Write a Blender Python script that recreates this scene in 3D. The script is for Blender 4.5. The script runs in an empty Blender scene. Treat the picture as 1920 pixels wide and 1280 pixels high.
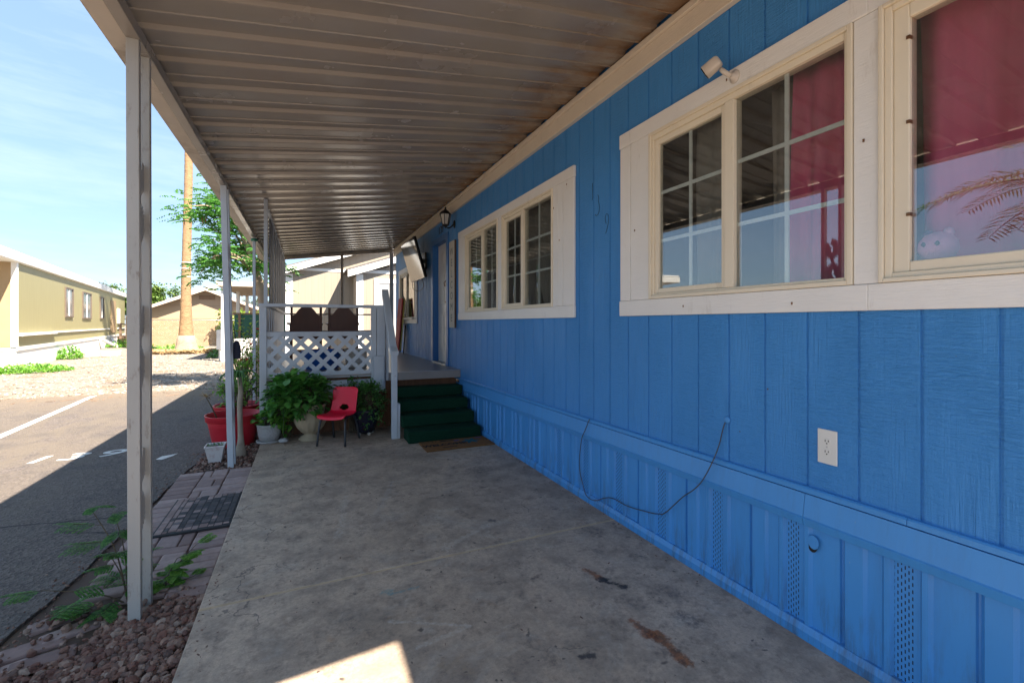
import bpy, bmesh, math, random
from mathutils import Vector, Matrix, Euler, noise as mnoise
R = math.radians
random.seed(7)
S = bpy.context.scene
C = S.collection

# ------------------------------------------------------------------ camera, world, sun, exposure
CAM_YAW = 24.45
cd = bpy.data.cameras.new('camera'); cam = bpy.data.objects.new('camera', cd); C.objects.link(cam)
cam.location = (0, 0, 0); cam.rotation_euler = (R(90), 0, R(-CAM_YAW))
cd.sensor_width = 36; cd.lens = 16.0; cd.shift_y = -34/1920; cd.clip_start = .02; cd.clip_end = 2000
S.camera = cam

SUN = Vector((.45, -.70, 1.0)).normalized()
SUN_EL = math.asin(SUN.z); SUN_AZ = math.atan2(SUN.x, SUN.y)
world = bpy.data.worlds.new('World'); S.world = world; world.use_nodes = True
nt = world.node_tree; nt.nodes.clear()
def N(t, ty, **kw):
    n = t.nodes.new(ty)
    for k, v in kw.items(): setattr(n, k, v)
    return n
wo = N(nt, 'ShaderNodeOutputWorld'); bg = N(nt, 'ShaderNodeBackground'); bg.inputs[1].default_value = .05
sky = N(nt, 'ShaderNodeTexSky', sky_type='NISHITA', sun_disc=False)
sky.sun_elevation = SUN_EL; sky.sun_rotation = SUN_AZ; sky.altitude = 300; sky.air_density = 1.0; sky.dust_density = .6; sky.ozone_density = 1.5
tc = N(nt, 'ShaderNodeTexCoord'); mp = N(nt, 'ShaderNodeMapping'); mp.inputs['Scale'].default_value = (1.2, 1.2, 7)
mp.inputs['Rotation'].default_value = (R(14), R(8), 0)
cn = N(nt, 'ShaderNodeTexNoise'); cn.inputs['Scale'].default_value = 2.3; cn.inputs['Detail'].default_value = 9; cn.inputs['Roughness'].default_value = .62
cr = N(nt, 'ShaderNodeValToRGB'); cr.color_ramp.elements[0].position = .47; cr.color_ramp.elements[1].position = .82
cr.color_ramp.elements[0].color = (0, 0, 0, 1); cr.color_ramp.elements[1].color = (.26, .26, .26, 1)
mx = N(nt, 'ShaderNodeMix', data_type='RGBA'); mx.inputs[7].default_value = (3.0, 3.2, 3.5, 1)
nt.links.new(tc.outputs['Generated'], mp.inputs[0]); nt.links.new(mp.outputs[0], cn.inputs[0]); nt.links.new(cn.outputs[0], cr.inputs[0])
nt.links.new(cr.outputs[0], mx.inputs[0]); hz = N(nt, 'ShaderNodeMix', data_type='RGBA'); hz.inputs[0].default_value = .82; hz.inputs[7].default_value = (.84, 1.26, 1.85, 1); nt.links.new(sky.outputs[0], hz.inputs[6]); nt.links.new(hz.outputs[2], mx.inputs[6]); nt.links.new(mx.outputs[2], bg.inputs[0]); nt.links.new(bg.outputs[0], wo.inputs[0])

sd = bpy.data.lights.new('sun', 'SUN'); sun = bpy.data.objects.new('sun', sd); C.objects.link(sun)
sd.energy = 2.05; sd.angle = R(.5); sd.color = (1, .90, .77)
sun.rotation_euler = (-SUN).to_track_quat('-Z', 'Y').to_euler(); sun.location = SUN*40
S.view_settings.view_transform = 'Standard'; S.view_settings.look = 'None'; S.view_settings.gamma = 1
S.view_settings.exposure = 3.38
try: S.view_settings.use_curve_mapping = False
except Exception: pass
S.cycles.max_bounces = 8; S.cycles.diffuse_bounces = 5; S.cycles.glossy_bounces = 4; S.cycles.transparent_max_bounces = 16
S.cycles.use_denoising = True
S.cycles.sample_clamp_indirect = 6

# ------------------------------------------------------------------ levels
ZS = -1.40      # top of concrete slab
ZP = -1.425     # pavers
ZA = -1.432     # asphalt
ZG = -1.45      # bare ground
ZD = -.664      # porch deck
W = 2.03        # blue wall

# ------------------------------------------------------------------ materials
def new_mat(name):
    m = bpy.data.materials.new(name); m.use_nodes = True
    t = m.node_tree; b = t.nodes['Principled BSDF']
    return m, t, b
def L(t, a, b): t.links.new(a, b)
def coords(t, scale=(1, 1, 1), kind='Object'):
    tcn = N(t, 'ShaderNodeTexCoord'); m = N(t, 'ShaderNodeMapping'); m.inputs['Scale'].default_value = scale
    L(t, tcn.outputs[kind], m.inputs[0]); return m.outputs[0]
def noise(t, co, scale, detail=4, rough=.55, dist=0):
    n = N(t, 'ShaderNodeTexNoise'); n.inputs['Scale'].default_value = scale; n.inputs['Detail'].default_value = detail
    n.inputs['Roughness'].default_value = rough; n.inputs['Distortion'].default_value = dist
    L(t, co, n.inputs['Vector']); return n.outputs[0]
def math_(t, op, a, b=None, clamp=False):
    n = N(t, 'ShaderNodeMath', operation=op); n.use_clamp = clamp
    for i, v in enumerate((a, b)):
        if v is None: continue
        if isinstance(v, (int, float)): n.inputs[i].default_value = v
        else: L(t, v, n.inputs[i])
    return n.outputs[0]
def mapr(t, v, a, b, c=0, d=1, smooth=False):
    n = N(t, 'ShaderNodeMapRange'); n.clamp = True
    if smooth: n.interpolation_type = 'SMOOTHSTEP'
    for i, x in enumerate((v, a, b, c, d)):
        if isinstance(x, (int, float)): n.inputs[i].default_value = x
        else: L(t, x, n.inputs[i])
    return n.outputs[0]
def mixc(t, f, a, b, mode='MIX'):
    n = N(t, 'ShaderNodeMix', data_type='RGBA', blend_type=mode)
    for i, x in ((0, f), (6, a), (7, b)):
        if isinstance(x, (int, float)): n.inputs[i].default_value = x
        elif isinstance(x, tuple): n.inputs[i].default_value = tuple(x[:3])+(1,)
        else: L(t, x, n.inputs[i])
    return n.outputs[2]
def bump(t, b, h, strength=.3, dist=.01):
    n = N(t, 'ShaderNodeBump'); n.inputs['Strength'].default_value = strength; n.inputs['Distance'].default_value = dist
    L(t, h, n.inputs['Height']); L(t, n.outputs[0], b.inputs['Normal']); return n
def mul(c, k): return tuple(min(1, x*k) for x in c)

def pm(name, base, rough=.6, var=.1, scale=5, bscale=0, bstr=.2, bdist=.003, metal=0, stretch=(1, 1, 1), dirt=None, dscale=4, dlo=.55, dhi=.75, spec=.5, island=0):
    m, t, b = new_mat(name)
    co = coords(t, stretch)
    n1 = noise(t, co, scale, 6)
    col = mixc(t, n1, mul(base, 1-var*2), mul(base, 1+var*2))
    if island:
        g = N(t, 'ShaderNodeNewGeometry')
        col = mixc(t, mapr(t, g.outputs['Random Per Island'], 0, 1, 0, 1), mixc(t, 1.0, col, (1-island,)*3, 'MULTIPLY'), mixc(t, 1.0, col, (1+island,)*3, 'MULTIPLY'))
    if dirt:
        nd = noise(t, co, dscale, 8, .65)
        col = mixc(t, mapr(t, nd, dlo, dhi), col, dirt)
    L(t, col, b.inputs['Base Color'])
    L(t, mapr(t, noise(t, co, scale*3, 3), .3, .7, rough*.88, min(1, rough*1.12)), b.inputs['Roughness'])
    b.inputs['Metallic'].default_value = metal; b.inputs['Specular IOR Level'].default_value = spec
    if bscale: bump(t, b, noise(t, co, bscale, 5), bstr, bdist)
    return m

def mat_siding():
    m, t, b = new_mat('blue_siding_paint')
    co = coords(t)
    big = noise(t, co, 1.3, 4)
    col = mixc(t, big, (.052, .238, .57), (.064, .275, .64))
    grime = noise(t, coords(t, (1, 3, .5)), 3, 7, .7)
    col = mixc(t, mapr(t, grime, .55, .85, 0, .35), col, (.03, .13, .34))
    # small chips showing primer and rust
    v = N(t, 'ShaderNodeTexVoronoi'); v.inputs['Scale'].default_value = 5.5; L(t, co, v.inputs['Vector'])
    chip = math_(t, 'LESS_THAN', v.outputs['Distance'], .028)
    sel = noise(t, co, 2.1, 2)
    chip = math_(t, 'MULTIPLY', chip, mapr(t, sel, .52, .54))
    col = mixc(t, chip, col, (.12, .06, .035))
    h1 = noise(t, coords(t, (1, 10, 70)), 1.6, 5, .6, .9)      # rough sawn ripple
    h2 = noise(t, coords(t, (1, 60, 3)), 1.5, 5, .6, .8)      # vertical grain
    sw = noise(t, coords(t, (1, 2.4, .7)), 1.7, 3)
    h = math_(t, 'ADD', math_(t, 'MULTIPLY', h1, mapr(t, sw, .35, .65)), math_(t, 'MULTIPLY', h2, mapr(t, sw, .72, .42, 0, .6)))
    col = mixc(t, mapr(t, h, .42, .62, 0, .10), col, (.085, .32, .68)); L(t, col, b.inputs['Base Color']); L(t, mapr(t, grime, .3, .8, .42, .6), b.inputs['Roughness'])
    bump(t, b, h, .8, .016); b.inputs['Specular IOR Level'].default_value = .3
    return m
def mat_skirt():
    m, t, b = new_mat('blue_vinyl')
    co = coords(t)
    col = mixc(t, noise(t, co, 2, 5), (.052, .255, .60), (.064, .295, .67))
    sep = N(t, 'ShaderNodeSeparateXYZ'); L(t, co, sep.inputs[0])
    g = noise(t, coords(t, (1, 9, 1.2)), 2.2, 7, .75)
    low = mapr(t, sep.outputs[2], -1.38, -1.1, .75, .12)
    col = mixc(t, math_(t, 'MULTIPLY', mapr(t, g, .47, .66), low), col, (.06, .085, .12))
    v = noise(t, coords(t, (1, 30, 8)), 2, 3); col = mixc(t, mapr(t, v, .74, .78), col, (.35, .38, .42))
    L(t, col, b.inputs['Base Color']); b.inputs['Roughness'].default_value = .42
    bump(t, b, noise(t, coords(t, (1, 4, 1)), 6, 3), .15, .01)
    return m
def mat_vent():
    m, t, b = new_mat('blue_vinyl_perforated')
    co = coords(t); sep = N(t, 'ShaderNodeSeparateXYZ'); L(t, co, sep.inputs[0])
    y = math_(t, 'DIVIDE', sep.outputs[1], .0115); col_i = math_(t, 'FLOOR', y); fy = math_(t, 'FRACT', y)
    par = math_(t, 'MODULO', math_(t, 'ABSOLUTE', col_i), 2)
    z = math_(t, 'ADD', math_(t, 'DIVIDE', sep.outputs[2], .026), math_(t, 'MULTIPLY', par, .5)); fz = math_(t, 'FRACT', math_(t, 'ADD', z, 200))
    hole = math_(t, 'MULTIPLY', math_(t, 'LESS_THAN', math_(t, 'ABSOLUTE', math_(t, 'SUBTRACT', fy, .5)), .17),
                 math_(t, 'LESS_THAN', math_(t, 'ABSOLUTE', math_(t, 'SUBTRACT', fz, .5)), .27))
    col = mixc(t, noise(t, co, 2, 5), (.052, .255, .60), (.064, .295, .67))
    col = mixc(t, hole, col, (.004, .008, .03)); L(t, col, b.inputs['Base Color']); b.inputs['Roughness'].default_value = .45
    bump(t, b, hole, -.6, .004)
    return m
def mat_trim(name, base, grain=True, dirt=(.30, .24, .17), rough=.5):
    m, t, b = new_mat(name); co = coords(t)
    col = mixc(t, noise(t, co, 3, 6), mul(base, .9), mul(base, 1.06))
    col = mixc(t, mapr(t, noise(t, coords(t, (6, 6, 1.5)), 2.3, 8, .7), .6, .82, 0, .5), col, dirt)
    L(t, col, b.inputs['Base Color']); b.inputs['Roughness'].default_value = rough
    if grain:
        h = noise(t, coords(t, (1, 3, 34)), 2.2, 6, .6, 1.4); bump(t, b, h, .45, .006)
    return m
def mat_glass():
    m = bpy.data.materials.new('window_glass'); m.use_nodes = True; t = m.node_tree; t.nodes.clear()
    o = N(t, 'ShaderNodeOutputMaterial'); lw = N(t, 'ShaderNodeLayerWeight'); lw.inputs['Blend'].default_value = .5
    tr = N(t, 'ShaderNodeBsdfTransparent'); tr.inputs[0].default_value = (.86, .89, .88, 1)
    gl = N(t, 'ShaderNodeBsdfGlossy'); gl.inputs['Roughness'].default_value = .0
    mxs = N(t, 'ShaderNodeMixShader'); L(t, math_(t, 'ADD', .14, math_(t, 'MULTIPLY', .86, math_(t, 'POWER', lw.outputs['Facing'], 4.5))), mxs.inputs[0]); L(t, tr.outputs[0], mxs.inputs[1]); L(t, gl.outputs[0], mxs.inputs[2])
    df = N(t, 'ShaderNodeBsdfDiffuse'); df.inputs[0].default_value = (.4, .38, .34, 1)
    m2 = N(t, 'ShaderNodeMixShader'); co = coords(t)
    L(t, mapr(t, noise(t, co, 9, 8, .75), .5, .85, 0.0, .06), m2.inputs[0]); L(t, mxs.outputs[0], m2.inputs[1]); L(t, df.outputs[0], m2.inputs[2])
    L(t, m2.outputs[0], o.inputs[0]); return m
def seg_mask(t, px, py, a, b_, w, wob, wn):
    """soft mask of a wobbly blot along segment a-b with half width w"""
    ax, ay = a; bx_, by_ = b_; dx, dy = bx_-ax, by_-ay; l2 = max(1e-6, dx*dx+dy*dy)
    qx = math_(t, 'SUBTRACT', px, ax); qy = math_(t, 'SUBTRACT', py, ay)
    h = math_(t, 'DIVIDE', math_(t, 'ADD', math_(t, 'MULTIPLY', qx, dx), math_(t, 'MULTIPLY', qy, dy)), l2, True)
    h = math_(t, 'MINIMUM', math_(t, 'MAXIMUM', h, 0), 1)
    ex = math_(t, 'SUBTRACT', qx, math_(t, 'MULTIPLY', h, dx)); ey = math_(t, 'SUBTRACT', qy, math_(t, 'MULTIPLY', h, dy))
    d = math_(t, 'SQRT', math_(t, 'ADD', math_(t, 'MULTIPLY', ex, ex), math_(t, 'MULTIPLY', ey, ey)))
    d = math_(t, 'ADD', d, math_(t, 'MULTIPLY', math_(t, 'SUBTRACT', wn, .5), wob))
    return mapr(t, d, w*.2, w*1.1, 1, 0, True)
def mat_slab():
    m, t, b = new_mat('stained_concrete'); co = coords(t)
    sep = N(t, 'ShaderNodeSeparateXYZ'); L(t, co, sep.inputs[0]); px, py = sep.outputs[0], sep.outputs[1]
    n1 = noise(t, co, 1.1, 8, .6); n2 = noise(t, co, 5.5, 10, .72); n3 = noise(t, co, 38, 6, .7)
    col = mixc(t, mapr(t, n1, .3, .7), (.46, .34, .24), (.65, .50, .375))
    col = mixc(t, mapr(t, n2, .44, .68, 0, .8), col, (.24, .19, .15)); n4 = noise(t, co, 4.3, 10, .74, .5); col = mixc(t, mapr(t, n4, .52, .70, 0, .5), col, (.20, .155, .125)); n5 = noise(t, co, 13, 9, .76); col = mixc(t, mapr(t, n5, .53, .66, 0, .75), col, (.155, .115, .09)); n6 = noise(t, co, 55, 6, .8); col = mixc(t, mapr(t, n6, .50, .70, 0, .55), col, (.14, .105, .085)); n7 = noise(t, co, 7, 9, .7, 1.0); col = mixc(t, mapr(t, n7, .60, .72, 0, .45), col, (.33, .18, .085))
    col = mixc(t, mapr(t, noise(t, coords(t, (1, 1, 1)), 2.6, 9, .7, 1.2), .55, .8, 0, .8), col, (.55, .49, .42))
    col = mixc(t, mapr(t, n3, .35, .75, 0, .45), col, (.20, .165, .135))
    vc = N(t, 'ShaderNodeTexVoronoi', feature='DISTANCE_TO_EDGE'); vc.inputs['Scale'].default_value = .75
    dv = N(t, 'ShaderNodeVectorMath', operation='ADD'); nv = N(t, 'ShaderNodeTexNoise'); nv.inputs['Scale'].default_value = 2.5; nv.inputs['Detail'].default_value = 7; L(t, co, nv.inputs['Vector']); L(t, co, dv.inputs[0]); L(t, nv.outputs[1], dv.inputs[1]); L(t, dv.outputs[0], vc.inputs['Vector'])
    hair = math_(t, 'MULTIPLY', math_(t, 'LESS_THAN', vc.outputs['Distance'], .0035), mapr(t, noise(t, co, .9, 3), .50, .56)); col = mixc(t, math_(t, 'MULTIPLY', hair, .7), col, (.10, .08, .07))
    # dark specks
    v = N(t, 'ShaderNodeTexVoronoi'); v.inputs['Scale'].default_value = 4.2; L(t, co, v.inputs['Vector'])
    sz = noise(t, co, 3.3, 2); col = mixc(t, math_(t, 'LESS_THAN', v.outputs['Distance'], mapr(t, sz, .45, .7, 0, .075)), col, (.035, .03, .03))
    for vs, th, sd_ in ((9, .15, 4.1), (21, .17, 6.3), (3.1, .085, 1.7)):
        v2 = N(t, 'ShaderNodeTexVoronoi'); v2.inputs['Scale'].default_value = vs; d2 = N(t, 'ShaderNodeVectorMath', operation='MULTIPLY_ADD'); L(t, nv.outputs[1], d2.inputs[0]); d2.inputs[1].default_value = (.35, .35, 0); L(t, co, d2.inputs[2]); L(t, d2.outputs[0], v2.inputs['Vector'])
        dd = math_(t, 'ADD', v2.outputs['Distance'], math_(t, 'MULTIPLY', math_(t, 'SUBTRACT', noise(t, co, vs*5, 4, .7), .5), .16)); gate = mapr(t, noise(t, co, sd_, 2), .52, .60)
        col = mixc(t, math_(t, 'MULTIPLY', math_(t, 'MULTIPLY', mapr(t, dd, th*.5, th, 1, 0), gate), .85), col, (.055, .042, .038))
    wn = math_(t, 'ADD', math_(t, 'MULTIPLY', noise(t, co, 11, 6, .7), .6), math_(t, 'MULTIPLY', noise(t, co, 42, 5, .7), .4)); wd = mapr(t, noise(t, co, 30, 6, .75), .38, .6)
    ST = [((1.455, 2.19), (1.473, 2.09), .026, (.25, .085, .025), .9), ((1.48, 2.05), (1.54, 1.96), .03, (.015, .015, .018), 1),
          ((1.50, 2.05), (1.52, 2.05), .014, (.015, .015, .018), 1),
          ((1.405, 1.716), (1.414, 1.6), .026, (.22, .07, .02), .85), ((1.44, 1.592), (1.433, 1.42), .034, (.24, .08, .02), .95),
          ((.379, 2.431), (.40, 2.425), .026, (.05, .24, .27), .8), ((.40, 2.40), (.55, 2.41), .012, (.06, .25, .28), .6),
          ((1.76, 2.6), (1.78, 2.55), .085, (.06, .052, .05), .8), ((1.49, 4.1), (1.62, 4.08), .10, (.06, .055, .05), .75), ((1.45, 3.93), (1.5, 3.95), .07, (.09, .08, .07), .6),
          ((.7, 5.05), (1.15, 4.75), .18, (.10, .09, .08), .6), ((1.5, 1.83), (1.51, 1.78), .06, (.07, .06, .06), .6), ((1.73, 1.84), (1.74, 1.80), .07, (.07, .06, .06), .7),
          ((1.655, 1.64), (1.66, 1.6), .055, (.06, .055, .055), .8), ((1.63, 1.78), (1.64, 1.76), .04, (.05, .045, .045), .8), ((.19, 2.27), (.2, 2.2), .06, (.09, .08, .075), .6),
          ((1.04, 3.26), (1.05, 3.23), .028, (.05, .04, .05), .8), ((1.08, 3.12), (1.1, 3.11), .026, (.05, .04, .05), .8), ((.637, 2.553), (.645, 2.55), .02, (.012, .012, .014), 1),
          ((1.2, 3.02), (1.21, 3.0), .024, (.04, .04, .05), .9), ((1.05, 1.62), (1.10, 1.61), .018, (.02, .02, .025), .9), ((.54, 1.83), (.6, 1.75), .05, (.26, .17, .09), .35),
          ((1.83, 2.2), (1.85, 2.14), .024, (.05, .06, .06), .8), ((.9, 2.42), (.98, 2.44), .022, (.16, .09, .06), .6),
          ((.36, 2.19), (.70, 2.0), .014, (.60, .54, .47), .55), ((.70, 2.0), (.44, 1.96), .014, (.60, .54, .47), .5), ((.2, 3.2), (.3, 3.9), .03, (.60, .54, .47), .45), ((.5, 3.5), (.7, 4.1), .03, (.4, .38, .36), .45), ((.8, 2.75), (1.15, 2.95), .04, (.60, .54, .47), .45)]
    for a, b2, w, c, s in ST:
        mk = seg_mask(t, px, py, a, b2, w*1.05, w*6.5, wn)
        if s < .85: mk = math_(t, 'MULTIPLY', mk, wd)
        cc = mixc(t, mapr(t, wd, .2, .9), mul(c, .4), mul(c, 1.35)) if c[0] > c[2]*2 else c
        col = mixc(t, math_(t, 'MULTIPLY', mk, s*.92), col, cc)
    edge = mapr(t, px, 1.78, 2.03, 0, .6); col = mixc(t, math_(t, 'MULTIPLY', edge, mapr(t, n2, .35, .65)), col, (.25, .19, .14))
    L(t, col, b.inputs['Base Color'])
    L(t, mapr(t, n2, .3, .7, .5, .75), b.inputs['Roughness'])
    bump(t, b, math_(t, 'ADD', math_(t, 'MULTIPLY', n3, .6), n2), .35, .006)
    return m
def mat_asphalt():
    m, t, b = new_mat('dusty_asphalt'); co = coords(t)
    sep = N(t, 'ShaderNodeSeparateXYZ'); L(t, co, sep.inputs[0])
    n1 = noise(t, co, 1.6, 8, .65); n2 = noise(t, coords(t, (2.2, .7, 1)), 1.8, 8, .65, .8); n3 = noise(t, co, 120, 3, .7)
    v = N(t, 'ShaderNodeTexVoronoi'); v.inputs['Scale'].default_value = 62; L(t, co, v.inputs['Vector'])
    col = mixc(t, v.outputs['Color'], (.075, .066, .066), (.17, .155, .15))
    gray = N(t, 'ShaderNodeRGBToBW'); L(t, v.outputs['Color'], gray.inputs[0]); col = mixc(t, gray.outputs[0], (.05, .041, .039), (.20, .165, .145))
    dust_sun_tint = math_(t, 'MULTIPLY', mapr(t, n2, .32, .58), mapr(t, sep.outputs[0], -1.6, -2.7, .12, .85))  # tan dust, painted stronger where sunlight falls to brighten that side
    col = mixc(t, dust_sun_tint, col, (.155, .125, .095))
    col = mixc(t, mapr(t, n1, .52, .74, 0, .6), col, (.05, .046, .05))
    far = math_(t, 'MULTIPLY', mapr(t, math_(t, 'ADD', sep.outputs[1], math_(t, 'MULTIPLY', n1, 2.4)), 11.0, 13.0), .85); col = mixc(t, far, col, (.19, .145, .10))
    L(t, col, b.inputs['Base Color']); b.inputs['Roughness'].default_value = .85
    bump(t, b, math_(t, 'ADD', n3, v.outputs['Distance']), .9, .012)
    return m
def mat_gravel_ground():
    m, t, b = new_mat('pale_gravel_lot'); co = coords(t)
    v = N(t, 'ShaderNodeTexVoronoi'); v.inputs['Scale'].default_value = 26; L(t, co, v.inputs['Vector'])
    g = N(t, 'ShaderNodeRGBToBW'); L(t, v.outputs['Color'], g.inputs[0])
    col = mixc(t, g.outputs[0], (.12, .095, .075), (.29, .25, .21))
    sep = N(t, 'ShaderNodeSeparateXYZ'); L(t, co, sep.inputs[0])
    n1 = noise(t, co, .8, 7, .6); n2 = noise(t, coords(t, (2, .6, 1)), 1.2, 6, .6)
    near = mapr(t, math_(t, 'ADD', sep.outputs[1], math_(t, 'MULTIPLY', n2, 3)), 14.6, 12.4)
    dirt = math_(t, 'MAXIMUM', math_(t, 'MULTIPLY', near, .85), mapr(t, n1, .56, .68))
    col = mixc(t, dirt, col, mixc(t, g.outputs[0], (.14, .09, .055), (.24, .17, .105)))
    right = mapr(t, math_(t, 'ADD', sep.outputs[0], n1), -1.2, -.6); col = mixc(t, math_(t, 'MULTIPLY', right, mapr(t, sep.outputs[1], 9, 7)), col, (.09, .06, .045))
    L(t, col, b.inputs['Base Color']); b.inputs['Roughness'].default_value = .9
    bump(t, b, v.outputs['Distance'], -.8, .03)
    return m
def mat_island(name, cols, rough=.8, bscale=0, bstr=.3, bdist=.004, spec=.4):
    m, t, b = new_mat(name); g = N(t, 'ShaderNodeNewGeometry'); r = N(t, 'ShaderNodeValToRGB')
    el = r.color_ramp.elements; n = len(cols)
    el[0].position = 0; el[0].color = cols[0]+(1,); el[1].position = 1; el[1].color = cols[-1]+(1,)
    for i, c in enumerate(cols[1:-1]): e = el.new((i+1)/(n-1)); e.color = c+(1,)
    L(t, g.outputs['Random Per Island'], r.inputs[0]); co = coords(t)
    L(t, mixc(t, mapr(t, noise(t, co, 25, 5, .65), .35, .7, 0, .4), r.outputs[0], mul(cols[0], .6)), b.inputs['Base Color'])
    b.inputs['Roughness'].default_value = rough; b.inputs['Specular IOR Level'].default_value = spec
    if bscale: bump(t, b, noise(t, co, bscale, 5), bstr, bdist)
    return m
def mat_leaf(name, c0, c1, c2, trans=.35, rough=.5):
    m, t, b = new_mat(name); g = N(t, 'ShaderNodeNewGeometry'); r = N(t, 'ShaderNodeValToRGB'); el = r.color_ramp.elements
    el[0].color = c0+(1,); el[1].color = c2+(1,); e = el.new(.5); e.color = c1+(1,)
    L(t, g.outputs['Random Per Island'], r.inputs[0]); L(t, r.outputs[0], b.inputs['Base Color']); b.inputs['Roughness'].default_value = rough
    tl = N(t, 'ShaderNodeBsdfTranslucent'); L(t, mixc(t, 1.0, r.outputs[0], (1.5, 1.6, .8), 'MULTIPLY'), tl.inputs[0])
    ms = N(t, 'ShaderNodeMixShader'); ms.inputs[0].default_value = trans; o = t.nodes['Material Output']
    L(t, b.outputs[0], ms.inputs[1]); L(t, tl.outputs[0], ms.inputs[2]); L(t, ms.outputs[0], o.inputs[0]); return m
def mat_block():
    m, t, b = new_mat('tan_block_wall'); co = coords(t); sep = N(t, 'ShaderNodeSeparateXYZ'); L(t, co, sep.inputs[0])
    cb = N(t, 'ShaderNodeCombineXYZ'); L(t, sep.outputs[0], cb.inputs[0]); L(t, sep.outputs[2], cb.inputs[1])
    br = N(t, 'ShaderNodeTexBrick'); L(t, cb.outputs[0], br.inputs['Vector']); br.inputs['Scale'].default_value = 1
    br.inputs['Brick Width'].default_value = .4; br.inputs['Row Height'].default_value = .2; br.inputs['Mortar Size'].default_value = .008
    br.inputs['Color1'].default_value = (.29, .19, .11, 1); br.inputs['Color2'].default_value = (.34, .23, .135, 1); br.inputs['Mortar'].default_value = (.24, .16, .10, 1)
    col = mixc(t, mapr(t, noise(t, co, 1.2, 6, .7), .55, .75, 0, .7), br.outputs[0], (.38, .31, .235))
    L(t, col, b.inputs['Base Color']); b.inputs['Roughness'].default_value = .9; bump(t, b, br.outputs['Fac'], -.4, .01); return m
def mat_lines(name, base, axis, pitch, depth=.7, rough=.55, var=.06):
    """board siding: dark thin grooves every pitch along axis (0,1,2)"""
    m, t, b = new_mat(name); co = coords(t); sep = N(t, 'ShaderNodeSeparateXYZ'); L(t, co, sep.inputs[0])
    f = math_(t, 'FRACT', math_(t, 'ADD', math_(t, 'DIVIDE', sep.outputs[axis], pitch), 500))
    g = mapr(t, math_(t, 'ABSOLUTE', math_(t, 'SUBTRACT', f, .5)), .46, .5)
    st = (12, 12, 1) if axis != 2 else (1, 1, 12)
    col = mixc(t, noise(t, coords(t, st), 1.2, 5), mul(base, 1-var*2), mul(base, 1+var*2))
    L(t, mixc(t, math_(t, 'MULTIPLY', g, depth), col, mul(base, .35)), b.inputs['Base Color']); b.inputs['Roughness'].default_value = rough
    bump(t, b, g, -.6, .01); return m

M = {}
M['siding'] = mat_siding(); M['skirt'] = mat_skirt(); M['vent'] = mat_vent(); M['glass'] = mat_glass()
M['trim'] = mat_trim('white_trim_paint', (.80, .785, .75)); M['vinyl'] = mat_trim('cream_vinyl', (.77, .69, .54), False, (.26, .19, .11))
M['fascia'] = mat_trim('tan_fascia_paint', (.72, .63, .51)); M['muntin'] = pm('muntin_white', (.86, .87, .85), .4, .03)
M['blue_trim'] = pm('blue_trim_paint', (.028, .15, .42), .4, .06, 3, 60, .2)
def mat_awning():
    m, t, b = new_mat('awning_aluminium'); co = coords(t); sep = N(t, 'ShaderNodeSeparateXYZ'); L(t, co, sep.inputs[0])
    col = mixc(t, noise(t, coords(t, (.5, 3, 3)), 1.2, 5), (.255, .232, .20), (.305, .28, .245))
    col = mixc(t, mapr(t, noise(t, coords(t, (.35, 2, 2)), 1.6, 7, .65), .40, .85, 0, .5), col, (.25, .18, .12))
    wet = math_(t, 'MULTIPLY', mapr(t, math_(t, 'ADD', sep.outputs[0], math_(t, 'MULTIPLY', noise(t, co, 2.2, 7, .7), .8)), 1.75, 2.3), mapr(t, noise(t, coords(t, (1, 3, 1)), 2, 6, .7), .38, .6))
    col = mixc(t, wet, col, (.22, .13, .07))
    L(t, col, b.inputs['Base Color']); L(t, mapr(t, noise(t, co, 3, 4), .3, .7, .18, .30), b.inputs['Roughness']); return m
M['awning'] = mat_awning()
M['beam'] = pm('beam_paint', (.50, .43, .35), .45, .10, 5, 30, .15, dirt=(.25, .18, .12), dscale=3)
M['post'] = pm('grey_post_paint', (.37, .362, .335), .42, .08, 4, 40, .12, dirt=(.16, .12, .085), dscale=24, dlo=.57, dhi=.78, stretch=(1.5, 1.5, .45))
M['post_blue'] = pm('pale_blue_grey_paint', (.47, .51, .55), .45, .07, 5, 40, .15, dirt=(.2, .19, .18), dscale=18, dlo=.66, dhi=.78)
M['slab'] = mat_slab(); M['asphalt'] = mat_asphalt(); M['lot'] = mat_gravel_ground()
M['paver'] = mat_island('clay_paver', [(.22, .15, .135), (.34, .245, .22), (.42, .315, .285), (.29, .215, .20)], .85, 70, .35)
M['rock'] = mat_island('red_brown_rock', [(.10, .045, .035), (.20, .095, .068), (.30, .19, .14), (.14, .07, .055), (.36, .27, .21), (.22, .12, .085), (.10, .07, .06)], .8, 60, .4)
M['pebble'] = mat_island('pale_pebble', [(.20, .16, .13), (.32, .28, .23), (.42, .38, .33), (.16, .13, .10)], .85)
M['roadpaint'] = pm('worn_road_paint', (.62, .60, .56), .75, .06, 10, 0, dirt=(.16, .14, .13), dscale=13, dlo=.58, dhi=.68)
M['carpet'] = pm('green_outdoor_carpet', (.005, .034, .018), .95, .3, 60, 260, .9, .006, spec=.15)
M['deck'] = pm('grey_wood_look_tile', (.27, .245, .225), .33, .14, 2.4, stretch=(1.2, 9, 1))
M['black'] = pm('black_metal', (.012, .012, .013), .38, .1); M['blackplastic'] = pm('black_gloss_plastic', (.008, .008, .009), .12, .1)
M['screen'] = pm('glossy_dark_screen', (.006, .006, .007), .07, .05, spec=.35)
M['white'] = pm('white_door_paint', (.72, .71, .69), .35, .03); M['plate'] = pm('white_plastic', (.68, .67, .63), .3, .02)
M['dark'] = pm('dark_void', (.01, .01, .01), .8, .1); M['interior'] = pm('dim_interior_wall', (.16, .145, .13), .9, .08)
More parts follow.
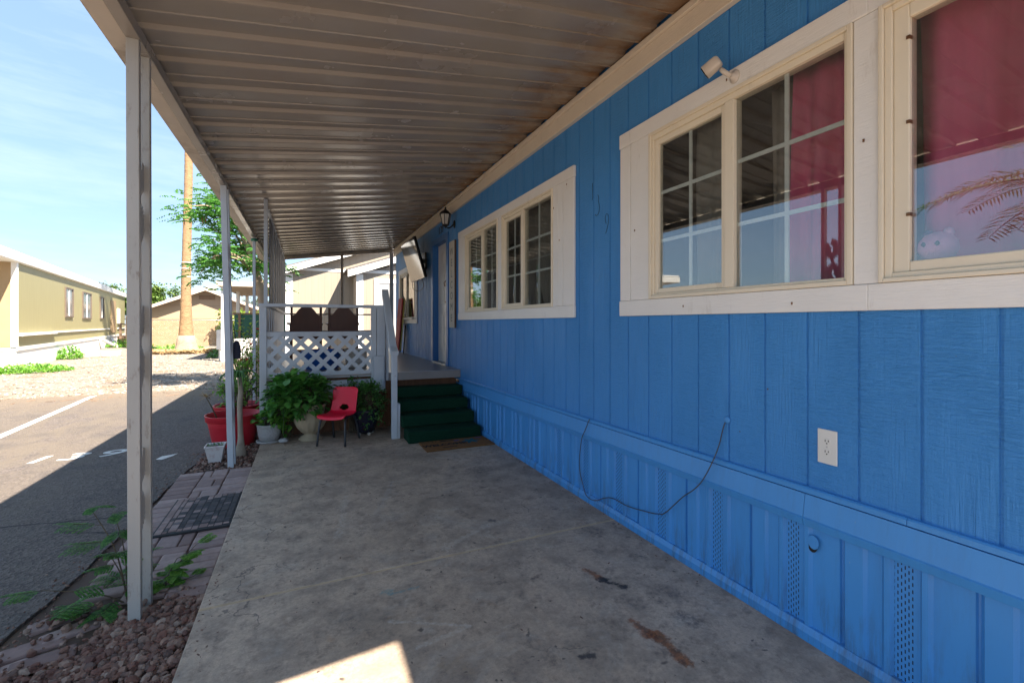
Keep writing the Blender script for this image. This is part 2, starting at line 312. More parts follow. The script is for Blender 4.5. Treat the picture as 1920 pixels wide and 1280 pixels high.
M['curtain_red'] = pm('red_velvet_curtain', (.74, .13, .27), .75, .16, 3, stretch=(6, 6, .6)); M['curtain_grey'] = pm('grey_curtain', (.27, .245, .22), .9, .1, 4)
M['blind'] = pm('grey_blind_slats', (.42, .40, .36), .6, .05)
M['red'] = pm('red_chair_plastic', (.80, .010, .045), .38, .05, 6, 160, .08); M['pot_red'] = pm('red_pot_plastic', (.56, .02, .035), .45, .07, 4, dirt=(.30, .05, .05), dscale=5)
M['chairleg'] = pm('dark_grey_powder_coat', (.03, .032, .036), .45, .1); M['stone_pot'] = pm('grey_textured_pot', (.42, .41, .40), .85, .12, 8, 55, .9, .012)
M['urn'] = pm('sandstone_urn', (.40, .32, .21), .8, .12, 6, 40, .5, .008); M['white_pot'] = pm('white_glazed_pot', (.62, .58, .56), .4, .08, 5, dirt=(.35, .12, .11), dscale=7, dlo=.58)
M['navy_pot'] = pm('dark_navy_pot', (.012, .014, .03), .25, .1); M['soil'] = pm('soil', (.055, .035, .022), .95, .3, 14, 50, .9, .02)
M['leaf_broad'] = mat_leaf('broad_green_leaf', (.045, .15, .03), (.085, .25, .05), (.16, .38, .08), .3, .4)
M['leaf_small'] = mat_leaf('small_green_leaf', (.05, .14, .035), (.09, .23, .055), (.15, .34, .08), .3)
M['leaf_bright'] = mat_leaf('bright_green_leaf', (.07, .20, .035), (.14, .32, .05), (.24, .42, .07), .4)
M['leaf_tree'] = mat_leaf('feathery_tree_leaf', (.03, .11, .022), (.06, .19, .035), (.12, .29, .055), .45)
M['leaf_yellow'] = mat_leaf('yellow_green_leaf', (.12, .2, .03), (.2, .30, .05), (.33, .40, .08), .4); M['leaf_far'] = mat_leaf('far_tree_leaf', (.06, .11, .025), (.10, .17, .035), (.16, .23, .06), .25)
M['leaf_dusk'] = mat_leaf('grey_green_far_leaf', (.07, .09, .07), (.10, .12, .10), (.13, .15, .12), .2); M['leaf_palm'] = mat_leaf('palm_leaf', (.05, .09, .03), (.10, .14, .05), (.2, .2, .08), .25)
M['stem'] = pm('green_brown_stem', (.10, .075, .045), .8, .2, 9); M['stem_green'] = pm('green_stem', (.06, .12, .035), .6, .2, 9); M['pod'] = mat_island('red_brown_pod', [(.22, .05, .03), (.32, .09, .05), (.16, .05, .04)], .6)
M['bark'] = pm('tan_bark', (.34, .25, .18), .9, .2, 7, 26, .7, .02); M['pony'] = pm('grey_tan_trunk', (.34, .28, .21), .85, .15, 9, 40, .5, .01, stretch=(1, 1, 2.5))
M['flower'] = pm('red_flower', (.65, .03, .02), .6, .1)
M['wood_dark'] = pm('dark_carved_wood', (.13, .042, .02), .42, .25, 6, 40, .2, stretch=(1, 1, .3)); M['wood_brown'] = pm('brown_fence_wood', (.20, .09, .045), .8, .2, 5, 30, .4, stretch=(6, 6, .6))
M['blue_tub'] = pm('bright_blue_plastic', (.012, .12, .50), .3, .12, 5); M['cream'] = pm('cream_plastic', (.55, .50, .42), .5, .05)
M['screen_panel'] = pm('dark_grey_shade_panel', (.075, .078, .09), .6, .1); M['mat_coir'] = pm('coir_mat', (.22, .095, .024), .98, .25, 50, 300, .9, .01)
M['ink'] = pm('black_print', (.012, .01, .012), .95, .1); M['teal'] = pm('teal_print', (.015, .10, .13), .95, .2); M['violet'] = pm('violet_print', (.10, .06, .17), .95, .1)
M['signboard'] = pm('whitewashed_board', (.58, .55, .48), .7, .06, 5, 40, .3, stretch=(8, 8, 1)); M['signedge'] = pm('brown_board_edge', (.10, .05, .03), .8, .15)
M['signletter'] = pm('faded_grey_letter', (.22, .23, .21), .8, .15); M['brass'] = pm('aged_brass', (.20, .10, .05), .4, .1, metal=.7); M['steel'] = pm('galvanised_steel', (.5, .5, .5), .35, .05, metal=.8)
M['bluegrey_line'] = pm('navy_scribed_line', (.014, .08, .18), .6, .1); M['cable'] = pm('dark_cable', (.05, .052, .07), .5, .2); M['lamp_glass'] = pm('frosted_lamp_glass', (.55, .53, .48), .25, .05)
M['camwhite'] = pm('cream_camera_plastic', (.58, .52, .45), .4, .04); M['pink'] = pm('pink_plush', (.82, .40, .60), .95, .1, 30, 200, .6); M['navybag'] = pm('navy_fabric', (.035, .04, .07), .85, .2)
M['trailer'] = mat_lines('olive_yellow_panel', (.30, .27, .135), 1, .20, .25); M['trailer_end'] = pm('peach_panel', (.36, .25, .135), .6, .08, 3); M['tr_white'] = pm('white_metal_trim', (.74, .73, .70), .5, .05, 3, dirt=(.42, .4, .36), dscale=2)
M['tr_skirt'] = pm('white_skirting', (.76, .75, .72), .6, .05, 2); M['greyglass'] = pm('grey_window_glass', (.16, .17, .17), .15, .2, 2); M['bronze'] = pm('bronze_window_frame', (.12, .09, .07), .5, .1)
M['brownwood'] = pm('weathered_brown_wood', (.22, .14, .09), .8, .15); M['nb'] = mat_lines('taupe_board_siding', (.30, .25, .195), 0, .2, .45); M['nb_white'] = pm('bright_white_trim', (.78, .77, .75), .5, .03)
M['nb_door'] = pm('grey_door', (.33, .33, .33), .4, .05); M['peach'] = mat_lines('peach_stucco', (.36, .265, .18), 2, 1.3, .3); M['shingle'] = pm('grey_shingle', (.16, .14, .13), .9, .2, 9)
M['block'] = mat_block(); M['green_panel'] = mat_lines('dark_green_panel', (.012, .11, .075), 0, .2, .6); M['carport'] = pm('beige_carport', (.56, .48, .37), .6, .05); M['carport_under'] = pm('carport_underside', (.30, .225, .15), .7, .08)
M['palmbark'] = pm('palm_trunk', (.30, .185, .095), .95, .30, 5, 9, .9, .05, stretch=(1, 1, 5), dirt=(.12, .07, .04), dscale=6); M['palmskirt'] = pm('grey_palm_base', (.30, .235, .18), .95, .2, 6, 12, .8, .05, stretch=(1, 1, 3)); M['straw'] = mat_island('dry_straw', [(.36, .24, .11), (.5, .36, .18), (.42, .28, .14)], .9)
M['rubber'] = pm('black_rubber', (.02, .021, .024), .7, .2); M['rubber_brick'] = mat_island('worn_brick_relief', [(.035, .035, .04), (.05, .05, .055), (.10, .085, .085), (.06, .06, .065), (.21, .165, .165)], .75, 60, .4)
M['concrete_grey'] = pm('plain_concrete', (.42, .38, .34), .9, .1, 5, 30, .4); M['mint'] = pm('mint_box', (.3, .42, .38), .7, .05)

# ------------------------------------------------------------------ mesh helpers
class MB:
    def __init__(s, M4=None): s.v = []; s.f = []; s.M = M4; s.sm = []; s.mi = []; s.cur = 0
    def vert(s, p):
        p = Vector(p)
        if s.M: p = s.M @ p
        s.v.append(p[:]); return len(s.v)-1
    def face(s, idx, smooth=False): s.f.append(tuple(idx)); s.sm.append(smooth); s.mi.append(s.cur)
    def poly(s, pts, smooth=False): s.face([s.vert(p) for p in pts], smooth)
    def box(s, x0, x1, y0, y1, z0, z1, tilt=None):
        x0, x1 = sorted((x0, x1)); y0, y1 = sorted((y0, y1)); z0, z1 = sorted((z0, z1))
        t = tilt or (lambda x, y, z: (x, y, z))
        i = [s.vert(t(x, y, z)) for z in (z0, z1) for x, y in ((x0, y0), (x1, y0), (x1, y1), (x0, y1))]
        for q in ((0, 3, 2, 1), (4, 5, 6, 7), (0, 1, 5, 4), (1, 2, 6, 5), (2, 3, 7, 6), (3, 0, 4, 7)): s.face([i[k] for k in q])
        return s
    def obox(s, c, size, rot):
        c = Vector(c); h = [x/2 for x in size]; rot = rot if isinstance(rot, Matrix) else Euler(rot).to_matrix()
        i = [s.vert(c + rot @ Vector((sx*h[0], sy*h[1], sz*h[2]))) for sz in (-1, 1) for sx, sy in ((-1, -1), (1, -1), (1, 1), (-1, 1))]
        for q in ((0, 3, 2, 1), (4, 5, 6, 7), (0, 1, 5, 4), (1, 2, 6, 5), (2, 3, 7, 6), (3, 0, 4, 7)): s.face([i[k] for k in q])
        return s
    def bar(s, a, b, w, h, up=(0, 0, 1)):
        a = Vector(a); b = Vector(b); d = (b-a); l = d.length; d.normalize(); u = Vector(up)
        x = d.cross(u)
        if x.length < 1e-4: x = d.cross(Vector((1, 0, 0)))
        x.normalize(); u = x.cross(d)
        rot = Matrix((x, d, u)).transposed(); return s.obox((a+b)/2, (w, l, h), rot)
    def tube(s, pts, r, n=8, cap=True, smooth=True):
        pts = [Vector(p) for p in pts]; rs = r if isinstance(r, (list, tuple)) else [r]*len(pts); rings = []
        ref = None
        for k, p in enumerate(pts):
            d = (pts[min(k+1, len(pts)-1)]-pts[max(k-1, 0)]).normalized()
            if ref is None: ref = d.orthogonal().normalized()
            x = (ref - d*ref.dot(d));  x = x.normalized() if x.length > 1e-5 else d.orthogonal().normalized()
            ref = x; y = d.cross(x)
            rings.append([s.vert(p + (x*math.cos(2*math.pi*j/n)+y*math.sin(2*math.pi*j/n))*rs[k]) for j in range(n)])
        for a, b in zip(rings, rings[1:]):
            for j in range(n): s.face((a[j], a[(j+1) % n], b[(j+1) % n], b[j]), smooth)
        if cap: s.face(rings[0][::-1]); s.face(rings[-1])
        return s
    def lathe(s, c, prof, n=28, smooth=True, square=False, warp=None):
        c = Vector(c); rings = []
        for r, z in prof:
            ring = []
            for j in range(n):
                a = 2*math.pi*j/n + (math.pi/4 if square else 0); rr = r*(warp(a, z) if warp else 1)
                ring.append(s.vert(c+Vector((rr*math.cos(a), rr*math.sin(a), z))))
            rings.append(ring)
        for a, b in zip(rings, rings[1:]):
            for j in range(n): s.face((a[j], a[(j+1) % n], b[(j+1) % n], b[j]), smooth and not square)
        s.face(rings[0][::-1]); s.face(rings[-1]); return s
    def prism(s, pts, d, smooth=False):
        """closed outline pts (3d) pushed along d"""
        d = Vector(d); a = [s.vert(p) for p in pts]; b = [s.vert(Vector(p)+d) for p in pts]; n = len(a)
        s.face(a[::-1]); s.face(b)
        for j in range(n): s.face((a[j], a[(j+1) % n], b[(j+1) % n], b[j]), smooth)
        return s
    def build(s, name, mat, parent=None, bev=0, solid=0, seg=2, sub=0, local=False):
        me = bpy.data.meshes.new(name); me.from_pydata(s.v, [], s.f); me.polygons.foreach_set('use_smooth', s.sm)
        for m_ in (mat if isinstance(mat, list) else [mat]): me.materials.append(m_)
        if any(s.mi): me.polygons.foreach_set('material_index', s.mi)
        me.update(); bm = bmesh.new(); bm.from_mesh(me); bmesh.ops.recalc_face_normals(bm, faces=bm.faces) if len(s.f) < 60000 and not getattr(s, 'keep', False) else None
        bm.to_mesh(me); bm.free()
        o = bpy.data.objects.new(name, me); C.objects.link(o)
        if parent:
            o.parent = parent
            if not local: o.location = -woff(parent)
        if sub: q = o.modifiers.new('sub', 'SUBSURF'); q.levels = q.render_levels = sub
        if solid: q = o.modifiers.new('solid', 'SOLIDIFY'); q.thickness = solid; q.offset = 0
        if bev: q = o.modifiers.new('bevel', 'BEVEL'); q.width = bev; q.segments = seg; q.limit_method = 'ANGLE'; q.angle_limit = R(40)
        return o
def woff(o):
    v = Vector((0, 0, 0))
    while o: v += o.location; o = o.parent
    return v
def tag(o, label=None, cat=None, group=None, kind=None):
    if label: o['label'] = label
    if cat: o['category'] = cat
    if group: o['group'] = group
    if kind: o['kind'] = kind
    return o
def thing(name, label, cat, loc, group=None, rz=0):
    o = bpy.data.objects.new(name, None); C.objects.link(o); o.location = loc; o.rotation_euler = (0, 0, rz); o.empty_display_size = .1
    return tag(o, label, cat, group)
def struct(name, mb, mat, **k): return tag(mb.build(name, mat, **k), kind='structure')
def dup(root, loc, rz, label, group=None):
    r = root.copy(); C.objects.link(r); r.location = loc; r.rotation_euler = (0, 0, rz); r['label'] = label
    if group: r['group'] = group
    for ch in list(root.children):
        c = ch.copy(); C.objects.link(c); c.parent = r
        for g in ch.children: q = g.copy(); C.objects.link(q); q.parent = c
    return r
def text(name, body, size, mat, parent, loc, xdir, ydir, ext=.0015, space=1.0, align='CENTER', line=1.0, shear=0, bold=0):
    cu = bpy.data.curves.new(name, 'FONT'); cu.body = body; cu.size = size; cu.extrude = ext; cu.align_x = align; cu.space_character = space; cu.space_line = line; cu.shear = shear; cu.offset = bold
    tmp = bpy.data.objects.new(name+'_curve', cu); C.objects.link(tmp); dg = bpy.context.evaluated_depsgraph_get(); dg.update()
    me = bpy.data.meshes.new_from_object(tmp.evaluated_get(dg)); me.name = name; me.materials.clear(); me.materials.append(mat)
    bpy.data.objects.remove(tmp); bpy.data.curves.remove(cu); o = bpy.data.objects.new(name, me); C.objects.link(o)
    x = Vector(xdir).normalized(); z = x.cross(Vector(ydir)).normalized(); y = z.cross(x)
    mt = Matrix((x, y, z)).transposed().to_4x4(); mt.translation = Vector(loc)
    if parent: o.parent = parent; mt.translation -= woff(parent)
    o.matrix_local = mt
    return o
def leaf(mb, p, d, up, l, w, fold=.25, droop=.25):
    """a pointed leaf of six faces, folded along its midrib"""
    p = Vector(p); d = Vector(d).normalized(); s = d.cross(Vector(up))
    if s.length < 1e-4: s = d.orthogonal()
    s.normalize(); u = s.cross(d).normalized()
    a = mb.vert(p); mid1 = mb.vert(p+d*l*.35+u*w*.02); mid2 = mb.vert(p+d*l*.7-u*l*droop*.25); tip = mb.vert(p+d*l-u*l*droop*.6)
    e = []
    for sg in (-1, 1):
        e.append((mb.vert(p+d*l*.32+s*sg*w*.5+u*w*fold), mb.vert(p+d*l*.68+s*sg*w*.4+u*(w*fold-l*droop*.25))))
    for k, (q1, q2) in enumerate(e):
        fs = ((a, mid1, q1), (mid1, mid2, q2, q1), (mid2, tip, q2))
        for f_ in fs: mb.face(f_ if k else f_[::-1], True)
def frond(mb, p, d, up, l, npairs, pl, pw, droop=.4, spread=1.1, stem=None, sr=.003):
    """a feather leaf: rachis with pairs of narrow leaflets"""
    p = Vector(p); d = Vector(d).normalized(); pts = []
    for k in range(npairs+2):
        t = k/(npairs+1); pts.append(p + d*l*t + Vector((0, 0, -droop*l*t*t)))
    if stem: stem.tube(pts, [sr*(1-.7*k/(len(pts)-1)) for k in range(len(pts))], 4, False)
    for k in range(1, npairs+2):
        t = k/(npairs+1); dd = (pts[k]-pts[k-1]).normalized(); s = dd.cross(Vector(up))
        s = s.normalized() if s.length > 1e-3 else dd.orthogonal().normalized(); u = s.cross(dd)
        ll = pl*math.sin(math.pi*(.18+.72*t))**.7
        for sg in (-1, 1):
            q = (s*sg*spread + dd*.55 + u*random.uniform(-.1, .25)).normalized(); n = q.cross(dd).normalized(); sw = n.cross(q).normalized()*pw*.5
            a = pts[k]; b = a+q*ll*.5; c = a+q*ll - u*ll*.15
            i = [mb.vert(x) for x in (a, b-sw, c, b+sw)]; mb.face(i)
def rock(mb, c, r, seed):
    rnd = random.Random(seed); base = ROCKV; sc = Vector((rnd.uniform(.7, 1.25), rnd.uniform(.7, 1.25), rnd.uniform(.5, .85))); rot = Euler((rnd.uniform(-.5, .5), rnd.uniform(-.5, .5), rnd.uniform(0, 6.3))).to_matrix()
    off = Vector((rnd.random()*50, rnd.random()*50, rnd.random()*50)); i0 = len(mb.v); c = Vector(c)
    for v in base:
        k = 1+.45*mnoise.noise(v*1.3+off); q = rot @ Vector((v.x*sc.x, v.y*sc.y, v.z*sc.z))*k*r; mb.v.append((c+q)[:])
    for f_ in ROCKF: mb.f.append(tuple(i0+i for i in f_)); mb.sm.append(False); mb.mi.append(0)
_b = bmesh.new(); bmesh.ops.create_icosphere(_b, subdivisions=2, radius=1); ROCKV = [v.co.copy() for v in _b.verts]; ROCKF = [[v.index for v in f_.verts] for f_ in _b.faces]; _b.free()

# ================================================================== SETTING
m = MB(); m.poly([(-300, -60, ZG), (300, -60, ZG), (300, 500, ZG), (-300, 500, ZG)]); struct('ground', m, M['lot'])
# asphalt with an uneven far and right edge
rnd = random.Random(3); edge = []
for k in range(60):
    y = -30 + k*.3 if False else 0
right = [(-1.62, -12), (-1.36, 1.5), (-1.30, 2.4), (-1.235, 2.9), (-1.17, 3.4), (-1.13, 4.0), (-1.10, 4.7), (-1.04, 5.4), (-.93, 6.1), (-.95, 7.2), (-1.0, 8.6), (-1.15, 10.0), (-1.4, 10.8)]
rp = []
for (x0, y0), (x1, y1) in zip(right, right[1:]):
    n_ = max(1, int((y1-y0)/.09))
    for k in range(n_): t = k/n_; y = y0+(y1-y0)*t; rp.append((x0+(x1-x0)*t+.022*mnoise.noise(Vector((y*4, 3, 0)))+.012*mnoise.noise(Vector((y*19, 1, 0))), y))
far = []
for k in range(160):
    x = -1.5-k*.12; far.append((x, 11.2+min(1, max(0, (-1.5-x)/1))*.55 + .16*mnoise.noise(Vector((x*2.2, 0, 2)))+.06*mnoise.noise(Vector((x*9, 0, 5)))))
m = MB(); out = [(-40, -12)]+rp+far+[(-40, 12)]; m.prism([(x, y, ZG-.02) for x, y in out], (0, 0, ZA-ZG+.02)); struct('asphalt', m, M['asphalt'])
# concrete slab with an expansion joint
JY = 2.66; m = MB(); m.box(-.475, W+.06, JY+.010, 11.6, ZG-.1, ZS); m.box(-.475, W+.06, -3.0, JY-.010, ZG-.1, ZS); m.cur = 0
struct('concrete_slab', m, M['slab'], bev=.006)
m = MB(); ys = [(-.474+k*.05) for k in range(51)]
for a, b in zip(ys, ys[1:]): m.box(a, b, JY-.0098, JY+.0098, ZG-.08, ZS-.001-.003*rnd.random())
struct('joint_filler', m, pm('sandy_joint', (.52, .39, .25), .95, .2, 20, 80, .6))
# paver path
m = MB(); rnd = random.Random(5)
def brick(x0, x1, y0, y1, jz=.004):
    g = .0055; dz = rnd.uniform(-jz, jz); a = rnd.uniform(-.012, .012)
    m.obox(((x0+x1)/2, (y0+y1)/2, ZP-.03+dz), (x1-x0-1.0*g, y1-y0-1.6*g, .06), (a*.4, a*.4, a))
y = 2.86; k = 0
xl = lambda y: -1.06-.03*(4.2-y)*(1 if y < 4 else 0)
while y < 5.2:
    b = .098
    brick(-.672, -.476, y, y+b)
    if y > 3.0: brick(-1.075, -.876, y, y+b)
    y += b
y = 2.95; k = 0
while y < 5.1:
    if k % 2: brick(-.876, -.672, y, y+.098); y += .098
    else: brick(-.876, -.80 if k % 4 else -.748, y, y+.198); brick(-.80 if k % 4 else -.748, -.672, y, y+.198); y += .198
    k += 1
for (cx, cy, a) in ((-1.09, 2.93, .5), (-1.0, 2.80, .45), (-1.10, 2.72, .35), (-1.02, 2.60, .3), (-1.16, 2.56, .42)):
    m.obox((cx, cy, ZP-.036), (.21, .10, .06), (rnd.uniform(-.05, .05), rnd.uniform(-.05, .05), a))
struct('paver_path', m, M['paver'], bev=.010)
m = MB(); rnd = random.Random(77)
for k in range(520):
    side = rnd.random(); y = rnd.uniform(1.8, 6.0)
    x = rnd.uniform(-.46, 2.0) if side < .4 else (2.0-abs(rnd.gauss(0, .05)) if side < .75 else -.46+abs(rnd.gauss(0, .05)))
    r = rnd.uniform(.0015, .0045); m.obox((x, y, ZS+r*.4), (r*rnd.uniform(1, 4), r, r*.8), (rnd.uniform(-.3, .3), rnd.uniform(-.3, .3), rnd.uniform(0, 6)))
m.keep = True; tag(m.build('grit_litter', M['rock']), kind='stuff')
# parking stripe, number and stray paint on the asphalt
m = MB(); z = ZA+.004
m.poly([(-3.25, 4.0, z), (-3.15, 4.0, z), (-3.75, 11.62, z), (-3.85, 11.6, z)]); struct('parking_line', m, M['roadpaint'])
num = thing('painted_number', 'white stencilled parking number 139 painted flat on the asphalt', 'painted number', (-2.2, 6.4, z))
for ch_, x_ in zip('139', (-2.56, -2.27, -1.96)):
    d_ = text('digit', ch_, .38, M['roadpaint'], num, (x_, 6.27, z), (1, -.02, 0), (.30, 1, 0), .0008, shear=.16, bold=.003); d_.data.transform(Matrix.Diagonal((1.3, 1, 1, 1)))
m = MB(); pts = [(-1.43, 5.90), (-1.37, 5.86), (-1.30, 5.98), (-1.27, 6.08), (-1.34, 6.04), (-1.40, 6.02)]; m.poly([(x, y, z) for x, y in pts]); struct('road_marking', m, M['roadpaint'])
m = MB(); rnd = random.Random(2)
def crack(pts, w):
    for (a, b) in zip(pts, pts[1:]): m.bar((a[0], a[1], z-.0035), (b[0], b[1], z-.0035), w*rnd.uniform(.6, 1.3), .0012)
cp = [(-2.9+k*.06, 4.55-.17*k*.06+.03*mnoise.noise(Vector((k*.5, 0, 0)))+.05*mnoise.noise(Vector((k*.13, 4, 0)))) for k in range(30)]
crack(cp, .012); crack([(-1.5+k*.05, 4.1-k*.022+.02*mnoise.noise(Vector((k*.6, 9, 0)))) for k in range(8)], .010)
struct('road_crack', m, M['dark'])
# gravel beds
m = MB(); rnd = random.Random(11); n = 0
while n < 6800:
    x = rnd.uniform(-1.5, -.48); y = rnd.uniform(1.7, 2.98)
    lim = -1.36+.0*(y)
    if x < -1.30+(y-2.4)*.2: continue
    inb = (y > 2.86 and x < -.48) or (x < -.88 and y > 2.55)
    if inb and rnd.random() < .93: continue
    r = rnd.choice((.005, .006, .007, .008, .010, .012, .015, .019)); r *= rnd.uniform(.8, 1.2); rock(m, (x, y, ZG+.008+r*.35+(.016 if inb else rnd.uniform(0, .016))), r, n); n += 1
for k in range(900):   # beyond the pavers
    y = rnd.uniform(5.2, 6.6); x = rnd.uniform(-1.02, -.48); r = rnd.uniform(.007, .018); rock(m, (x, y, ZG+.01+r*.4), r, 9000+k)
for k in range(260):   # crumbs along the asphalt edge
    y = rnd.uniform(2.4, 6.0); x = -1.15+.1*(y-4)*.5+rnd.gauss(0, .05); r = rnd.uniform(.003, .007); rock(m, (x, y, ZA+r*.5), r, 19000+k)
m.keep = True; tag(m.build('gravel', M['rock']), kind='stuff')
m = MB()
for k in range(2600):
    y = 11.9+rnd.random()**1.5*14; x = rnd.uniform(-8.5, -1.2); r = rnd.uniform(.012, .035); rock(m, (x, y, ZG+r*.2), r, 30000+k)
m.keep = True; tag(m.build('pale_gravel', M['pebble']), kind='stuff')
m = MB()
for k in range(340):   # twigs, dry leaves
    y = rnd.uniform(10.8, 20); x = rnd.uniform(-7, -1.3); a = rnd.uniform(0, 6.3); l = rnd.uniform(.05, .3); m.bar((x, y, ZG+.02), (x+l*math.cos(a), y+l*math.sin(a), ZG+.03), .008, .008)
m.keep = True; tag(m.build('twig_litter', M['brownwood']), kind='stuff')

# ================================================================== BLUE HOME
home = thing('mobile_home', 'long blue mobile home with grooved siding, cream windows and vinyl skirting', 'mobile home', (W, 5.2, ZS))
Y0, Y1 = -1.4, 11.35
OP = [(-.25, 1.007, .155, 1.211), (1.101, 2.293, .155, 1.211), (3.543, 4.696, .150, 1.205), (4.82, 5.976, .150, 1.205), (9.15, 10.7, .10, 1.12), (6.93, 7.75, ZD+.005, 1.33)]
m = MB(); ys = [Y0, Y1]; gro = .678-.2055*10
while gro < Y1:
    if gro > Y0+.02: ys += [gro-.006, gro-.004, gro+.004, gro+.006]
    gro += .2055
for o in OP: ys += [o[0], o[1]]
ys = sorted(set(round(v, 4) for v in ys))
def gx(y):
    k = round((y-.678)/.2055); return W+.007 if abs(y-(.678+k*.2055)) < .0045 else W
for a, b in zip(ys, ys[1:]):
    if b-a < 1e-4: continue
    mid = (a+b)/2; cuts = sorted((o[2], o[3]) for o in OP if o[0] <= mid <= o[1]); z = -.80; segs = []
    for c0, c1 in cuts: segs.append((z, c0)); z = c1
    segs.append((z, 1.93))
    for z0, z1 in segs:
        if z1 > z0: m.poly([(gx(a), a, z0), (gx(b), b, z0), (gx(b), b, z1), (gx(a), a, z1)])
m.keep = True
m.build('siding', M['siding'], home)
m = MB()
for y in (Y0, Y1-.02): m.box(W, 6.2, y, y+.02, -1.38, 1.9)
m.box(6.2, 6.22, Y0, Y1, -1.38, 1.9); m.build('outer_wall', M['siding'], home)
m = MB(); m.prism([(W-.15, Y0-.15, 1.955), (4.1, Y0-.15, 2.30), (6.35, Y0-.15, 1.93), (6.35, Y0-.15, 1.915), (W-.15, Y0-.15, 1.935)], (0, Y1-Y0+.3, 0)); m.build('roof', M['shingle'], home)
m = MB(); xi = W+.13
m.poly([(xi+2.4, Y0+.1, ZD), (xi+2.4, Y1-.1, ZD), (xi+2.4, Y1-.1, 1.85), (xi+2.4, Y0+.1, 1.85)]); m.poly([(xi-.05, Y0+.1, ZD), (xi+2.4, Y0+.1, ZD), (xi+2.4, Y1-.1, ZD), (xi-.05, Y1-.1, ZD)])
m.poly([(xi-.05, Y0+.1, 1.85), (xi+2.4, Y0+.1, 1.85), (xi+2.4, Y1-.1, 1.85), (xi-.05, Y1-.1, 1.85)])
for y in (Y0+.1, 2.9, 6.4, 8.2, Y1-.1): m.poly([(xi-.05, y, ZD), (xi+2.4, y, ZD), (xi+2.4, y, 1.85), (xi-.05, y, 1.85)])
m.build('interior_wall', M['interior'], home)
# fascia boards above the siding
m = MB(); m.box(W-.042, W-.002, Y0, 4.3, 1.648, 1.768); m.box(W-.042, W-.002, 4.306, Y1+.05, 1.648, 1.768); m.build('fascia', M['fascia'], home, bev=.004)
m = MB(); m.box(W-.062, W-.004, Y0, Y1+.05, 1.770, 1.806); m.box(W-.052, W-.004, Y0, Y1+.05, 1.808, 1.822); m.build('fascia_cap', M['fascia'], home, bev=.003)
# belt trim, tilted a touch like the real one
def tb(x, y, z): return (x, y, z-.0122*(y-1.0))
m = MB()
cuts = [Y0, .92, 4.9, 6.15, Y1]
for a, b in zip(cuts, cuts[1:]):
    m.prism([tb(*p) for p in ((W+.01, a+.001, -.715), (W-.016, a+.001, -.716), (W-.022, a+.001, -.722), (W-.022, a+.001, -.742), (W+.01, a+.001, -.742))], (0, b-a-.002, -.0122*(b-a-.002)))
m.build('belt_rail', M['skirt'], home)
m = MB(); cuts = [Y0, 1.295, 3.9, 6.25]
for a, b in zip(cuts, cuts[1:]):
    m.prism([tb(*p) for p in ((W+.01, a+.001, -.748), (W-.018, a+.001, -.748), (W-.034, a+.001, -.845), (W-.040, a+.001, -.85), (W-.030, a+.001, -.883), (W-.012, a+.001, -.886), (W+.01, a+.001, -.886))], (0, b-a-.002, -.0122*(b-a-.002)))
m.build('belt_trim', M['skirt'], home)
# vinyl skirting panels: seam, flats, ridges, perforated strip
sk = MB(); vn = MB(); seam = .731-.4235*5
while seam < 6.6:
    s0 = seam; prof = [(0, .012), (.004, .0), (.088, .0), (.100, -.010), (.168, -.010), (.180, .004)]      # towards lower y = right in photo; measured from seam to larger y
    # profile over one panel, y rising from seam: flat, ridge, vent, ridge, flat
    prof = [(.000, .016), (.006, .014), (.010, .004), (.120, .004), (.132, -.008), (.150, -.008), (.160, .006), (.176, .006)]
    prof2 = [(.240, .006), (.250, -.008), (.268, -.008), (.280, .004), (.330, .004), (.342, -.006), (.408, -.006), (.4135, .006), (.4235, .016)]
    for pr, mbx in ((prof, sk), (prof2, sk), ([(.176, .006), (.240, .006)], MB())):
        for (ya, xa), (yb, xb) in zip(pr, pr[1:]): mbx.poly([(W+xa, s0+ya, -1.40), (W+xb, s0+yb, -1.40), (W+xb, s0+yb, -.86), (W+xa, s0+ya, -.86)])
        if mbx is not sk: mbx.keep = True; mbx.build('skirting_vent', M['vent'], home)
    seam += .4235
sk.keep = vn.keep = True
sk.build('skirting_panel', M['skirt'], home)
m = MB(); cuts = [Y0, 2.93, 6.3]
for a, b in zip(cuts, cuts[1:]): m.prism([(W+.02, a+.001, -1.399), (W-.022, a+.001, -1.399), (W-.022, a+.001, -1.362), (W-.010, a+.001, -1.335), (W+.02, a+.001, -1.333)], (0, b-a-.002, 0))
m.build('base_rail', M['skirt'], home)
m = MB(); a0 = (W+.001, 1.27, -.965); hole = [(a0[0], a0[1]+.025*math.cos(t)*1.0, a0[2]+.032*math.sin(t)+.005*math.cos(2*t)) for t in [k*math.pi/8 for k in range(16)]]
m.prism([(W-.0075, y, z) for x, y, z in hole], (.001, 0, 0)); m.build('skirting_hole', M['dark'], home)
m = MB(); m.prism([(W-.0085, y+.006, z+.010) for x, y, z in [(0, a0[1]-.012+.023*math.cos(t), a0[2]+.030*math.sin(t)) for t in [k*R(22.5) for k in range(16)]]], (-.003, 0, 0)); m.build('hole_flap', M['skirt'], home)

